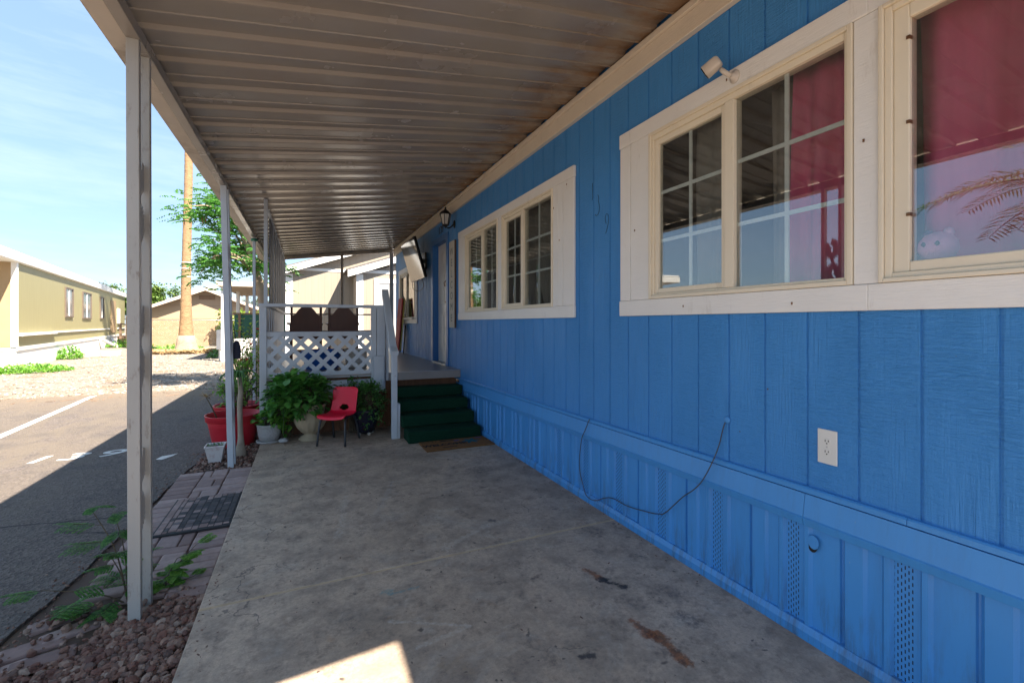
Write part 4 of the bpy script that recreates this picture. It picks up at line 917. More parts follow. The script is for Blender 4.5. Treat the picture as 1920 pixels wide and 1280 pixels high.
# brick-pattern rubber mat on the pavers
bm_ = thing('rubber_mat', 'worn black rubber mat with brick relief lying on the paver path', 'mat', (-.7, 4.06, ZP))
m = MB(); m.box(-.93, -.478, 3.72, 4.42, ZP+.003, ZP+.017); m.build('base', M['rubber'], bm_, bev=.003)
m = MB(); mb2 = MB(); rn = random.Random(4); y = 3.735
xs = [-.92]; widths = [.045, .03, .05, .034, .05, .04, .055, .036, .052, .04]; 
for w_ in widths: xs.append(xs[-1]+w_)
for a, b in zip(xs, xs[1:]):
    y = 3.732+rn.uniform(0, .02)
    while y < 4.40:
        l = rn.choice((.03, .045, .06, .045)); (mb2 if a < -.90 or y < 3.76 or y > 4.36 or (a < -.83 and rn.random() < .55) or rn.random() < .06 else m).box(a+.003, b-.003, y, min(4.408, y+l-.005), ZP+.0172, ZP+.0205); y += l
m.keep = mb2.keep = True; tag(m.build('brick_relief', M['rubber_brick'], bm_), kind='stuff'); tag(mb2.build('worn_relief', M['paver'], bm_), kind='stuff')

# ================================================================== POTS, PLANTS, CHAIR
def pot(name, label, c, prof, mat, cat='flower pot', soil_r=None, soil_z=None, n=36, square=False, warp=None, saucer=None):
    o = thing(name, label, cat, c)
    m = MB(); m.lathe(c, prof, 4 if square else n, True, square, warp); m.f.pop(); m.sm.pop(); m.mi.pop(); m.build('pot_body', mat, o, bev=.004 if square else 0)
    if soil_r: m = MB(); m.lathe((c[0], c[1], c[2]+soil_z), [(soil_r, -.01), (soil_r*.6, .006), (.01, .012)], 4 if square else 20, True, square); m.build('soil', M['soil'], o)
    if saucer: m = MB(); m.lathe(c, saucer, n); m.build('saucer', mat, o)
    return o
RP = [(.205, 0), (.215, .02), (.265, .29), (.272, .30), (.288, .305), (.292, .365), (.298, .372), (.285, .372), (.272, .30), (.25, .22)]
pot('plant_pot', 'front red plastic pot standing right behind the second awning post', (-.775, 6.33, ZG+.005), RP, M['pot_red'], soil_r=.258, soil_z=.26)
pot('plant_pot', 'rear red plastic pot beside the porch corner, behind the other', (-.80, 7.02, ZG+.005), RP, M['pot_red'], soil_r=.258, soil_z=.27)
pot('plant_pot', 'small square white pot with red rim beside the awning post', (-.845, 5.58, ZG+.01), [(.075, 0), (.118, .165), (.126, .165), (.128, .185), (.112, .185), (.10, .15)], M['white_pot'], soil_r=.105, soil_z=.16, square=True)
pot('plant_pot', 'grey textured pot on a saucer at the slab corner', (-.385, 6.10, ZS), [(.085, .015), (.10, .02), (.122, .10), (.128, .17), (.13, .185), (.134, .19), (.134, .215), (.118, .215), (.115, .17)], M['stone_pot'], soil_r=.115, soil_z=.195, saucer=[(.12, 0), (.135, .004), (.14, .026), (.128, .026), (.12, .016)])
fl = lambda a, z: 1+.035*math.cos(a*14)*(1 if .08 < z < .26 else .1)
pot('garden_urn', 'fluted sandstone coloured urn on a round foot beside the red chair', (.06, 6.02, ZS), [(.13, 0), (.132, .02), (.115, .03), (.105, .045), (.075, .06), (.07, .075), (.10, .095), (.145, .15), (.172, .21), (.178, .25), (.165, .285), (.15, .31), (.165, .40), (.178, .41), (.178, .43), (.15, .43), (.145, .36)], M['urn'], 'urn', .148, .39, 56, warp=fl)
pot('plant_pot', 'dark glazed pot on small feet beside the stair newel', (.70, 6.02, ZS), [(.09, .03), (.105, .035), (.13, .12), (.15, .22), (.165, .29), (.17, .30), (.17, .32), (.15, .32), (.14, .26)], M['navy_pot'], soil_r=.15, soil_z=.29)
dpot = [o_ for o_ in bpy.data.objects if o_.get('label', '').startswith('dark glazed pot')][0]
for a in (0.4, 1.97, 3.5, 5.1): m = MB(); m.lathe((.70+.085*math.cos(a), 6.02+.085*math.sin(a), ZS), [(.018, 0), (.022, .015), (.018, .034)], 8); m.build('foot', M['cream'], dpot)

def bush(name, label, base, c, rad, nb, leaf_n, l, w, mat, seed, cat='plant', flat=.0, shell=.5, stem_r=.006, droop=.3, flowers=0):
    rn = random.Random(seed); o = thing(name, label, cat, base); lv = MB(); sv = MB(); lv.keep = True; fv = MB()
    base = Vector(base); c = Vector(c)
    for k in range(nb):
        th = rn.uniform(0, 2*math.pi); ph = math.acos(rn.uniform(-.75, 1)); rr = rn.uniform(shell, 1.0)**.6*rn.uniform(.8, 1.12)
        tip = c+Vector((rad[0]*rr*math.sin(ph)*math.cos(th), rad[1]*rr*math.sin(ph)*math.sin(th), rad[2]*rr*math.cos(ph)))
        mid = base.lerp(tip, .55)+Vector((0, 0, .05+rad[2]*.15)); pts = smooth([base+Vector((rn.gauss(0, .02), rn.gauss(0, .02), 0)), mid, tip], 4); sv.tube(pts, [stem_r*(1-.75*i/(len(pts)-1)) for i in range(len(pts))], 4, False)
        for q in range(leaf_n):
            t = 1-.5*(q/leaf_n)*rn.uniform(.5, 1.2); i = max(1, min(len(pts)-1, int(t*(len(pts)-1)))); p = pts[i]+Vector((rn.gauss(0, l*.25),)*1+(rn.gauss(0, l*.25), rn.gauss(0, l*.22)))
            out_ = (p-c); out_ = out_.normalized() if out_.length > 1e-3 else Vector((0, 0, 1))
            d_ = (out_*.7+Vector((rn.uniform(-1, 1), rn.uniform(-1, 1), rn.uniform(-.7, .5)))).normalized(); s_ = rn.uniform(.6, 1.2)
            leaf(lv, p, d_, (0, 0, 1) if abs(d_.z) < .9 else (1, 0, 0), l*s_, w*s_, rn.uniform(.05, .3), droop*rn.uniform(.3, 1.5))
        if flowers and rn.random() < flowers: fv = MB(); fv.lathe(tip+out_*.03, [(.004, -.01), (.028, .0), (.036, .014), (.012, .022)], 7); fv.build('flower', M['flower'], o)
    lv.build('foliage', mat, o); sv.build('stem', M['stem'], o)
    return o
bush('broadleaf_plant', 'large broad leafed green plant spilling over the sandstone urn', (.05, 6.02, ZS+.38), (-.05, 5.94, ZS+.52), (.36, .24, .31), 90, 8, .10, .08, M['leaf_broad'], 21)
bush('broadleaf_plant', 'taller broad leafed stems against the lattice left of the urn', (-.27, 6.14, ZS+.05), (-.24, 6.06, ZS+.52), (.24, .16, .33), 48, 8, .095, .078, M['leaf_broad'], 22)
bush('trailing_plant', 'low yellow green plant growing in the grey textured pot', (-.385, 6.10, ZS+.19), (-.37, 6.06, ZS+.25), (.17, .15, .085), 26, 6, .065, .055, M['leaf_bright'], 23)
bush('trailing_plant', 'sparse low plant between the grey pot and the urn', (-.17, 6.15, ZS+.02), (-.15, 6.08, ZS+.2), (.14, .12, .15), 16, 5, .06, .05, M['leaf_bright'], 24)
bush('leafy_shrub', 'dark green small leafed shrub in the dark glazed pot', (.70, 6.02, ZS+.29), (.77, 5.97, ZS+.36), (.20, .19, .33), 130, 10, .048, .03, M['leaf_small'], 25)
bush('leafy_shrub', 'tall fine leafed shrub behind the red chair below the lattice', (.56, 6.17, ZS+.02), (.57, 6.13, ZS+.42), (.20, .10, .34), 85, 10, .052, .034, M['leaf_small'], 26)
bush('leafy_shrub', 'loose green shrub growing in the front red pot', (-.80, 6.35, ZG+.26), (-.80, 6.45, ZG+.62), (.2, .22, .25), 36, 8, .055, .035, M['leaf_bright'], 27)
bush('leafy_shrub', 'bright green shrub with thin stems in the rear red pot', (-.78, 7.05, ZG+.27), (-.70, 7.1, ZG+.72), (.24, .2, .38), 44, 8, .055, .03, M['leaf_bright'], 28)
bush('hibiscus_bush', 'yellow green hibiscus bush with red flowers beyond the slim awning posts', (-1.15, 10.4, ZG), (-1.05, 10.4, -.42), (.34, .45, .62), 85, 9, .07, .042, M['leaf_yellow'], 29, 'bush', flowers=.16)
# succulent sprigs in the square pot
o = thing('sprout', 'tiny green sprouts in the small square white pot', 'plant', (-.845, 5.58, ZG+.17)); m = MB(); rn = random.Random(5)
for k in range(26): leaf(m, (-.845+rn.uniform(-.06, .06), 5.58+rn.uniform(-.06, .06), ZG+.165), (rn.uniform(-.6, .6), rn.uniform(-.6, .6), 1), (1, 0, 0), .05, .012)
m.build('foliage', M['leaf_small'], o)
# dry cut stalk in the front pot
o = thing('dry_stalk', 'dry brown stalk with withered tuft leaning from the front red pot', 'plant', (-.90, 6.25, ZG+.27)); m = MB(); m.tube([(-.90, 6.25, ZG+.25), (-.98, 6.22, ZG+.48), (-1.03, 6.2, ZG+.60)], [.009, .007, .005], 6); m.build('stalk', M['stem'], o); m = MB()
for k in range(16): leaf(m, (-1.03, 6.2, ZG+.60), (rn.uniform(-1, 1), rn.uniform(-1, 1), rn.uniform(-.3, .8)), (0, 0, 1.01), .09, .016)
m.build('tuft', M['straw'], o)
# swollen-base stem plant by the second post
o = thing('bottle_palm', 'thin pale trunk with bulbous base and drooping top beside the awning post', 'plant', (-.63, 5.72, ZG))
m = MB(); pts = smooth([Vector(p) for p in ((-.635, 5.72, ZG-.01), (-.64, 5.72, ZG+.06), (-.637, 5.73, ZG+.16), (-.642, 5.74, ZG+.30), (-.648, 5.75, ZG+.55), (-.64, 5.76, ZG+.72), (-.655, 5.77, ZG+.86))], 5)
m.tube(pts, [.050, .056, .060, .060, .058, .054, .050, .046, .042, .038, .034, .031, .029, .028, .027, .027, .026, .026, .026, .026, .027, .027, .027, .026, .026, .025, .025, .025, .024, .024, .023][:len(pts)], 14); m.build('trunk', M['pony'], o)
m = MB(); rn = random.Random(6)
for k in range(24):
    a = rn.uniform(0, 6.3); p0 = Vector((-.655, 5.77, ZG+.86)); r_ = rn.uniform(.08, .2); pts = [p0, p0+Vector((math.cos(a)*r_*.5, math.sin(a)*r_*.5, .07)), p0+Vector((math.cos(a)*r_, math.sin(a)*r_, .02)), p0+Vector((math.cos(a)*r_*1.15, math.sin(a)*r_*1.15, -.10*rn.random()))]
    m.tube(smooth(pts, 3), [.010, .010, .009, .009, .009, .008, .007, .006, .005, .003][:10], 4)
m.build('crown', M['leaf_small'], o)
# trellis
o = thing('wire_trellis', 'black wire garden trellis standing behind the rear red pot', 'trellis', (-.62, 7.0, ZG)); m = MB()
for k in range(6): m.tube([(-.70+k*.05, 7.0+k*.03, ZG), (-.70+k*.05, 7.0+k*.03, ZG+.85)], .004, 5)
for k in range(9): m.tube([(-.70, 7.0, ZG+.1+k*.09), (-.45, 7.15, ZG+.1+k*.09)], .004, 5)
m.build('grid', M['black'], o)
# little garden stake ornament
o = thing('garden_stake', 'thin green rod with red glass ornament on a grey weighted foot', 'ornament', (-.23, 5.95, ZS))
m = MB(); m.tube([(-.23, 5.95, ZS+.05), (-.226, 5.955, ZS+.62)], .005, 6); m.build('rod', M['stem_green'], o)
m = MB(); m.lathe((-.23, 5.95, ZS), [(.03, .012), (.052, .02), (.055, .04), (.03, .055), (.01, .06)], 14); m.build('weight', M['stone_pot'], o)
m = MB()
for a in (0, 1.57, 3.14, 4.71): m.bar((-.23, 5.95, ZS+.008), (-.23+.13*math.cos(a+.2), 5.95+.13*math.sin(a+.2), ZS+.004), .018, .006)
m.build('foot', M['bark'], o)
m = MB(); m.lathe((-.222, 5.955, ZS+.42), [(.004, 0), (.016, .02), (.018, .08), (.010, .12), (.003, .13)], 10); m.build('red_glass', M['red'], o)
# red child's chair
ch = thing('red_chair', 'small red plastic school chair with dark legs on the slab', 'chair', (.36, 5.73, ZS), rz=math.atan2(-.146, .264))
NU, NV = 26, 44
prof = [(-.205, .300), (-.195, .325), (-.16, .335), (-.08, .325), (.02, .318), (.09, .322), (.13, .345), (.152, .385), (.168, .44), (.182, .50), (.196, .56), (.206, .60), (.210, .625)]
pp = smooth([Vector((0, y, z)) for y, z in prof], 4)
def pt_at(t): f_ = t*(len(pp)-1); i = min(int(f_), len(pp)-2); return pp[i].lerp(pp[i+1], f_-i)
m = MB(); grid = []
for j in range(NV+1):
    t = j/NV; p = pt_at(t); hw = .165 if t < .4 else .165-.012*math.sin((t-.4)/.6*math.pi)
    if t < .1: hw *= math.sqrt(1-((.1-t)/.1)**2*.35)
    if t > .86: hw *= math.sqrt(max(.02, 1-((t-.86)/.14)**2*.55))
    row = []
    for i in range(NU+1):
        u = i/NU*2-1; curve = .03*u*u*(1 if t < .5 else .6)
        row.append(m.vert((u*hw, p.y-(curve*1.0 if t > .5 else 0), p.z+(curve*.45 if t <= .5 else 0))))
    grid.append(row)
for j in range(NV):
    for i in range(NU):
        u = (i+.5)/NU*2-1; t = (j+.5)/NV
        if ((u)/.36)**2+((t-.585)/.055)**2 < 1: continue
        m.face((grid[j][i], grid[j][i+1], grid[j+1][i+1], grid[j+1][i]), True)
m.build('seat_shell', M['red'], ch, solid=.008, sub=1, local=True)
for sx in (-1, 1):
    m = MB(); m.tube(smooth([Vector(p) for p in ((sx*.165, -.19, 0), (sx*.150, -.155, .25), (sx*.135, -.10, .302), (sx*.13, 0, .305))], 4), .0125, 10); m.build('leg', M['chairleg'], ch, local=True)
    m = MB(); m.tube(smooth([Vector(p) for p in ((sx*.160, .215, 0), (sx*.145, .14, .25), (sx*.135, .08, .302), (sx*.13, 0, .305))], 4), .0125, 10); m.build('leg', M['chairleg'], ch, local=True)
m = MB(); m.tube([(-.13, 0, .302), (.13, 0, .302)], .010, 8); m.build('crossbar', M['chairleg'], ch, local=True)

# hanging bag on the post
o = thing('hanging_bag', 'dark navy cloth pouch hanging from a cord on the second awning post', 'bag', (-.645, 5.46, -.36))
m = MB(); m.tube([(-.668, 5.425, -.03), (-.656, 5.45, -.12), (-.646, 5.46, -.185)], .004, 5); m.build('cord', M['cable'], o)
m = MB(); m.lathe((-.645, 5.46, -.365), [(.03, 0), (.036, .01), (.036, .12), (.028, .165), (.012, .185)], 12); m.build('pouch', M['navybag'], o)

# ================================================================== ON THE DECK
def armchair(loc, label, rz=0, first=None):
    if first: return dup(first, loc, rz, label, 'carved wooden armchairs on the porch')
    o = thing('armchair', label, 'chair', (0, 0, 0), 'carved wooden armchairs on the porch')
    pts = []
    for k in range(17): t = k/16; x = -.27+.54*t; pts.append((x, .0, .80+.16*math.sin(math.pi*min(1, max(0, (t-.10)/.8)))**.8 if .10 < t < .9 else .80))
    m = MB(); m.prism([(-.27, 0, .42)]+pts[0:]+[(.27, 0, .42)], (0, .045, 0)); m.build('backrest', M['wood_dark'], o, bev=.006, local=True)
    for sx in (-1, 1):
        m = MB(); m.box(sx*.28-.024, sx*.28+.024, -.01, .05, 0, .93); m.lathe((sx*.28, .02, .93), [(.02, 0), (.03, .012), (.02, .03), (.004, .04)], 10); m.build('rear_leg', M['wood_dark'], o, bev=.004, local=True)
        m = MB(); m.box(sx*.29-.028, sx*.29+.028, .50, .555, 0, .64); m.build('front_leg', M['wood_dark'], o, bev=.004, local=True)
        m = MB(); m.prism([(sx*.285-.035, 0.0, .66), (sx*.285-.035, .0, .63), (sx*.33-.045, .60, .645), (sx*.33-.045, .60, .68)], (.07 , 0, 0)); m.build('armrest', M['wood_dark'], o, bev=.006, local=True)
    m = MB(); m.box(-.29, .29, .051, .57, .40, .47); m.build('seat', M['wood_dark'], o, bev=.015, local=True)
    m = MB(); m.box(-.255, .255, .0, .03, .16, .20); m.box(-.255, .255, .51, .54, .16, .20); m.build('stretcher', M['wood_dark'], o, local=True)
    for c_ in o.children:
        for v_ in c_.data.vertices: v_.co.x *= .80
    o.location = loc; o.rotation_euler = (0, 0, rz); return o
a1 = armchair((.02, 8.35, ZD), 'left dark carved wooden armchair seen from behind on the porch', .03)
armchair((.60, 8.30, ZD), 'right dark carved wooden armchair seen from behind, nearer the handrail', -.05, a1)
o = thing('blue_tub', 'bright blue plastic tub on the deck behind the lattice', 'tub', (.23, 7.25, ZD)); m = MB(); m.lathe((.23, 7.25, ZD), [(.22, 0), (.235, .02), (.265, .25), (.28, .26), (.28, .275), (.262, .275), (.25, .2)], 28); m.f.pop(); m.sm.pop(); m.mi.pop(); m.build('body', M['blue_tub'], o)
for sx in (-1, 1): m = MB(); m.tube(smooth([Vector((.23+sx*.27, 7.25-.06, ZD+.24)), Vector((.23+sx*.32, 7.25, ZD+.23)), Vector((.23+sx*.27, 7.25+.06, ZD+.24))], 4), .010, 6); m.build('handle', M['blue_tub'], o)
o = thing('storage_box', 'cream plastic box with lid on the deck behind the lattice', 'box', (.72, 7.3, ZD)); m = MB(); m.box(.57, .85, 7.15, 7.5, ZD, ZD+.24); m.build('box_body', M['cream'], o, bev=.015); m = MB(); m.box(.555, .865, 7.135, 7.515, ZD+.241, ZD+.275); m.build('lid', M['cream'], o, bev=.01)
o = thing('folded_lounger', 'folded red and yellow beach lounger leaning by the far window', 'lounger', (1.88, 10.2, ZD))
m = MB(); m.obox((1.89, 10.2, -.03), (.03, .42, 1.16), (0, .08, 0)); m.build('red_panel', pm('faded_red_canvas', (.42, .06, .05), .8, .1), o, bev=.008)
m = MB(); m.obox((1.935, 10.2, -.03), (.03, .40, 1.14), (0, .08, 0)); m.build('yellow_panel', pm('faded_yellow_canvas', (.55, .48, .15), .8, .1), o, bev=.008)
m = MB(); m.tube([(1.95, 10.0, ZD), (1.99, 10.0, -.05)], .012, 6); m.tube([(1.95, 10.4, ZD), (1.99, 10.4, -.05)], .012, 6); m.build('support', M['black'], o)

# ================================================================== WEED by the first post
def weed(name, label, base, stems, seed, mat='leaf_tree', cat='weed'):
    rn = random.Random(seed); o = thing(name, label, cat, base); lv = MB(); lv.keep = True; sv = MB()
    for (dx, dy, h, nf, fl_) in stems:
        p0 = Vector(base); top = p0+Vector((dx, dy, h)); mid = p0.lerp(top, .5)+Vector((-dx*.12, 0, h*.06)); pts = smooth([p0, mid, top], 6); sv.tube(pts, [.0045*(1-.6*i/(len(pts)-1)) for i in range(len(pts))], 5)
        for k in range(nf):
            i = int((.25+.75*k/max(1, nf-1))*(len(pts)-1)); a = rn.uniform(0, 6.28); d_ = Vector((math.cos(a), math.sin(a)*.8, rn.uniform(.0, .45)))
            # bipinnate: each leaf has several feather pinnae
            l_ = fl_*rn.uniform(.7, 1.1); q0 = pts[i]; q1 = q0+d_.normalized()*l_*.6; sv.tube([q0, q1], .0015, 3, False)
            for j in range(5):
                p_ = q0.lerp(q1, .25+.75*j/4)
                for sg in (-1, 1):
                    dd = (d_.normalized()*.8+Vector((-d_.y, d_.x, 0)).normalized()*sg*.75).normalized(); frond(lv, p_, dd, (0, 0, 1), l_*.5, 13, .016, .008, .25)
    lv.build('foliage', M[mat], o); sv.build('stem', M['stem'], o); return o
weed('feathery_weed', 'tall thin feathery weed growing at the foot of the near awning post', (-.83, 2.96, ZG), [(-.20, .14, .48, 5, .2), (-.12, .2, .42, 4, .18), (-.32, -.02, .16, 4, .2), (-.08, .02, .26, 4, .15), (-.26, -.16, .08, 4, .18)], 41)
weed('feathery_weed', 'low bushy feathery weed between the near post and the slab', (-.70, 3.03, ZG), [(.05, .06, .14, 5, .1), (.13, .10, .18, 5, .11), (.02, .03, .08, 4, .08), (.14, .0, .05, 4, .07)], 42, 'leaf_bright')

# ================================================================== BEYOND
# yellow trailer in its own frame: s along the wall, w outwards, z up
TD = Vector((-.1678, .9858, 0)); TN = Vector((.9858, .1678, 0)); T4 = Matrix.Translation((-8.2, 19.3, 0)) @ Matrix((TN, TD, Vector((0, 0, 1)))).transposed().to_4x4()
tr = thing('yellow_trailer', 'long olive yellow trailer home with white roof edge and white skirting', 'trailer home', (-8.2, 19.3, ZG))
def TB(): return MB(T4)
SL = 23.6
m = TB(); m.box(-4.2, 0, 0, SL, -.74, 1.9); m.build('wall', M['trailer'], tr)
m = TB(); m.box(-4.1, -.03, -.02, -.002, -.74, 1.9); m.build('end_wall', M['trailer_end'], tr)
m = TB(); m.box(-4.25, .09, -2.4, SL+.1, 1.9, 2.16); m.box(-4.2, .05, -2.4, SL+.1, 2.161, 2.24); m.build('roof', M['tr_white'], tr, bev=.03)
m = TB(); m.box(-4.2, .035, 0.001, SL, -.86, -.742); m.box(-.10, .03, -.04, -.0215, -.74, 1.899); m.box(.001, .03, -.0205, .12, -.74, 1.899); m.build('trim', M['tr_white'], tr)
m = TB(); m.box(-4.15, .0, .03, SL, ZG, -.862); m.build('skirting', M['tr_skirt'], tr)
m = TB(); m.box(.0305, .13, .1, 4.2, -.40, -.31); m.box(.001, .05, 4.2, 17.0, -.37, -.31); m.box(.001, .05, 20, SL, -.37, -.31); m.build('ledge', M['tr_white'], tr)
for s0, s1, z0, z1 in ((6.0, 7.35, .26, 1.53), (9.3, 11.3, .22, 1.53), (13.8, 14.9, .25, 1.5)):
    m = TB(); frame_rect(m, .001, .05, s0, s1, z0, z1, .06); wf = m.build('window', M['bronze'], tr); m = TB(); m.box(.001, .02, s0+.061, s1-.061, z0+.061, z1-.061); m.build('pane', M['greyglass'], wf)
    m = TB(); m.box(.012, .04, (s0+s1)/2-.02, (s0+s1)/2+.02, z0+.062, z1-.062); m.build('mullion', M['tr_white'], wf)
m = TB(); m.box(.001, .04, 17.4, 19.2, -.6, 1.45); d_ = m.build('door', M['trailer_end'], tr); m = TB(); m.box(.041, .07, 17.5, 17.65, .3, .42); m.build('handle', M['bronze'], d_)
m = TB(); m.box(.001, .1, 20.0, 20.6, .0, 1.0); m.build('vent_cover', M['tr_white'], tr)
m = TB(); m.bar((.1, 13.4, -.85), (.5, 15.5, -1.4), .12, .12); m.bar((.1, 17, -.95), (.55, 15.3, -1.38), .12, .12); m.build('downspout', M['tr_white'], tr)
stp = thing('trailer_steps', 'weathered brown wooden steps with handrail at the yellow trailer door', 'steps', tuple(T4 @ Vector((.8, 18.6, ZG))))
m = TB()
for k in range(3): m.box(.3+.3*k, 1.3, 17.6, 19.4, ZG+.001, ZG+.62-.2*k) if k == 0 else m.box(1.301+.3*(k-1), 1.6+.3*(k-1), 17.6, 19.4, ZG+.001, ZG+.62-.2*k)
m.build('tread', M['brownwood'], stp)
for k, (w_, h_) in enumerate(((.4, 1.45), (1.75, .95))):
    m = TB(); m.box(w_, w_+.12, 17.5, 17.62, ZG, ZG+h_); m.build('handrail_post', M['brownwood'], stp)
m = TB(); m.bar((.45, 17.55, ZG+1.45), (2.4, 17.55, ZG+.8), .07, .07); m.build('handrail', M['brownwood'], stp)
m = TB(); m.box(1.2, 2.6, 19.6, 20.4, ZG, ZG+.75); tag(m.build('utility_box', M['mint'], bev=.02), 'pale mint green box on the ground behind the trailer steps', 'box')
for k, (x, y, l) in enumerate(((-8.55, 25.3, 1.0), (-8.1, 25.6, 1.3), (-9.3, 25.0, .8))):
    m = MB(); m.obox((x, y, ZG+.12), (l, .35, .24), (0, 0, .1*k)); tag(m.build('concrete_block', M['concrete_grey'], bev=.02), ('short middle concrete block lying by the trailer skirting', 'longest concrete block lying by the trailer skirting', 'small concrete block nearest the trailer skirting')[k], 'block')
def ground_weed(name, label, c, rx, ry, h, n, seed, mat='leaf_bright', l=.09):
    rn = random.Random(seed); m = MB(); m.keep = True
    for k in range(n):
        a = rn.uniform(0, 6.28); r_ = math.sqrt(rn.random()); x = c[0]+rx*r_*math.cos(a); y = c[1]+ry*r_*math.sin(a); z = c[2]+h*rn.random()*(1-r_*r_*.8)
        leaf(m, (x, y, z), (rn.uniform(-1, 1), rn.uniform(-1, 1), rn.uniform(0, 1)), (0, 0, 1.01), l*rn.uniform(.6, 1.3), l*.5, .2, .2)
    return tag(m.build(name, M[mat]), label, 'weeds')
ground_weed('weed_patch', 'spreading green weed patch in front of the trailer skirting', (-7.5, 18.3, ZG), 1.0, .75, .24, 1500, 51)
ground_weed('weed_patch', 'rounded green weed clump beside the concrete blocks', (-8.7, 24.2, ZG), .45, .4, .55, 500, 52, l=.12)
ground_weed('weed_patch', 'green weeds around the wooden trailer steps', tuple(T4 @ Vector((1.2, 16.2, ZG))), 1.3, 1.6, .5, 1100, 53, l=.14)
ground_weed('weed_patch', 'thin grass along the far chain link fence', (-6.7, 31.0, ZG), 1.5, .5, .25, 500, 54, l=.13)
ground_weed('weed_patch', 'small weed tuft by the neighbour carport post', (-3.3, 22.6, ZG), .45, .35, .4, 380, 55, 'leaf_small', .1)

# neighbour carport
cp_ = thing('carport', 'beige flat roofed carport beyond the porch beside the palm', 'carport', (-1.6, 23, ZG))
m = MB(); m.box(-2.96, 1.2, 20, 27.5, 1.44, 1.56); m.box(-3.02, 1.2, 19.97, 20.0, 1.40, 1.58); m.box(-3.02, -2.96, 20.0, 27.5, 1.40, 1.58); m.build('roof', M['carport'], cp_)
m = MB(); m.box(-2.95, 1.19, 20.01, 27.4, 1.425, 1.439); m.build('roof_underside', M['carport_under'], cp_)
for x, y in ((-2.82, 20.25), (-2.75, 23.8), (-2.72, 27.0)): m = MB(); m.box(x-.07, x+.07, y-.07, y+.07, ZG, 1.424); m.build('post', M['tr_white'], cp_, bev=.01)
gf = thing('green_fence', 'dark green panel fence with brown wooden frame under the carport', 'fence', (-1.6, 22.6, ZG))
m = MB(); m.box(-2.75, .5, 22.6, 22.63, ZG+.3, .38); m.build('panel', M['green_panel'], gf)
for x in (-2.60, -1.72, -.8): m = MB(); m.box(x, x+.09, 22.55, 22.599, ZG, .40); m.build('fence_post', M['brownwood'], gf)
m = MB(); m.box(-2.80, .5, 22.54, 22.66, .385, .45); m.build('top_board', M['brownwood'], gf)
m = MB(); m.box(-2.60, -.6, 21.2, 21.5, ZG, -.62); tag(m.build('low_wall', M['tr_skirt'], bev=.02), 'low bright white wall in front of the green fence', 'wall')
m = MB(); m.box(-3.10, -2.93, 20.6, 20.8, ZG+.45, ZG+1.2); m.tube([(-3.0, 20.7, ZG), (-3.0, 20.7, ZG+.45)], .04, 8); tag(m.build('electric_meter', M['tr_white'], bev=.015), 'white utility meter box next to the neighbour carport post', 'meter box')

# neighbour taupe house behind the porch
nb = thing('taupe_house', 'taupe board house with bright white gable trim behind the porch', 'house', (2.5, 17, ZG))
NY = 16.5; xr = 4.6; sl = .345
m = MB(); xa = -.568; zt0 = 1.60
m.prism([(xa, NY, ZG), (9.6, NY, ZG), (9.6, NY, zt0), (xr, NY, zt0+sl*(xr-xa)), (xa, NY, zt0)], (0, 9, 0)); m.build('wall', M['nb'], nb)
def rake(y, x0, z0, x1, z1, th, dp):
    m.prism([(x0, y, z0), (x1, y, z1), (x1, y, z1+th), (x0, y, z0+th)], (0, dp, 0))
m = MB(); rake(NY-.26, -.70, 1.555, xr, 1.555+sl*(xr+.70), .20, .04); rake(NY-.26, xr, 1.555+sl*(xr+.70), 9.8, 1.555, .20, .04); m.box(-.70, -.66, NY-.219, NY+9, 1.56, 1.74); m.build('rake_board', M['nb_white'], nb)
m = MB(); rake(NY-.25, -.68, 1.76, xr, 1.76+sl*(xr+.68), .05, 9.4); rake(NY-.25, xr, 1.76+sl*(xr+.68), 9.8, 1.76, .05, 9.4); m.build('roof', M['shingle'], nb)
m = MB(); m.box(xa-.01, -.365, NY-.02, NY-.001, ZG, 1.62); m.box(-.364, 1.6, NY-.018, NY-.001, 1.74, 1.83); m.build('corner_trim', M['nb_white'], nb)
# projecting room
BY = 15.3
m = MB(); m.prism([(1.50, BY, ZG), (5.2, BY, ZG), (5.2, BY, 1.52+.335*3.7), (1.50, BY, 1.52)], (0, NY-BY-.002, 0)); m.build('side_room', M['nb'], nb)
m = MB(); rake(BY-.22, 1.22, 1.46, 5.3, 1.46+.345*4.08, .20, .035); m.build('rake_board', M['nb_white'], nb); m = MB(); rake(BY-.21, 1.18, 1.665, 5.3, 1.665+.345*4.12, .05, 1.45); m.build('roof', M['shingle'], nb)
m = MB(); m.box(1.49, 1.70, BY-.02, BY-.001, ZG, 1.58); m.box(1.701, 5.2, BY-.018, BY-.001, 1.62, 1.72); m.build('corner_trim', M['nb_white'], nb)
m = MB(); frame_rect(m, 2.05, 3.3, 0, 1, 0, 1, .1) if False else None; m.box(2.04, 2.18, BY-.03, BY-.001, ZG+.2, 1.45); m.box(2.181, 3.3, BY-.03, BY-.001, 1.31, 1.45); m.box(3.16, 3.3, BY-.03, BY-.001, ZG+.2, 1.309); m.build('door_trim', M['nb_white'], nb)
m = MB(); m.box(2.181, 3.159, BY-.012, BY-.0005, ZG+.2, 1.309); m.build('door', M['nb_door'], nb)
m = MB(); m.box(1.701, 2.039, BY-.018, BY-.001, -.42, -.32); m.build('skirt_trim', M['nb_white'], nb)

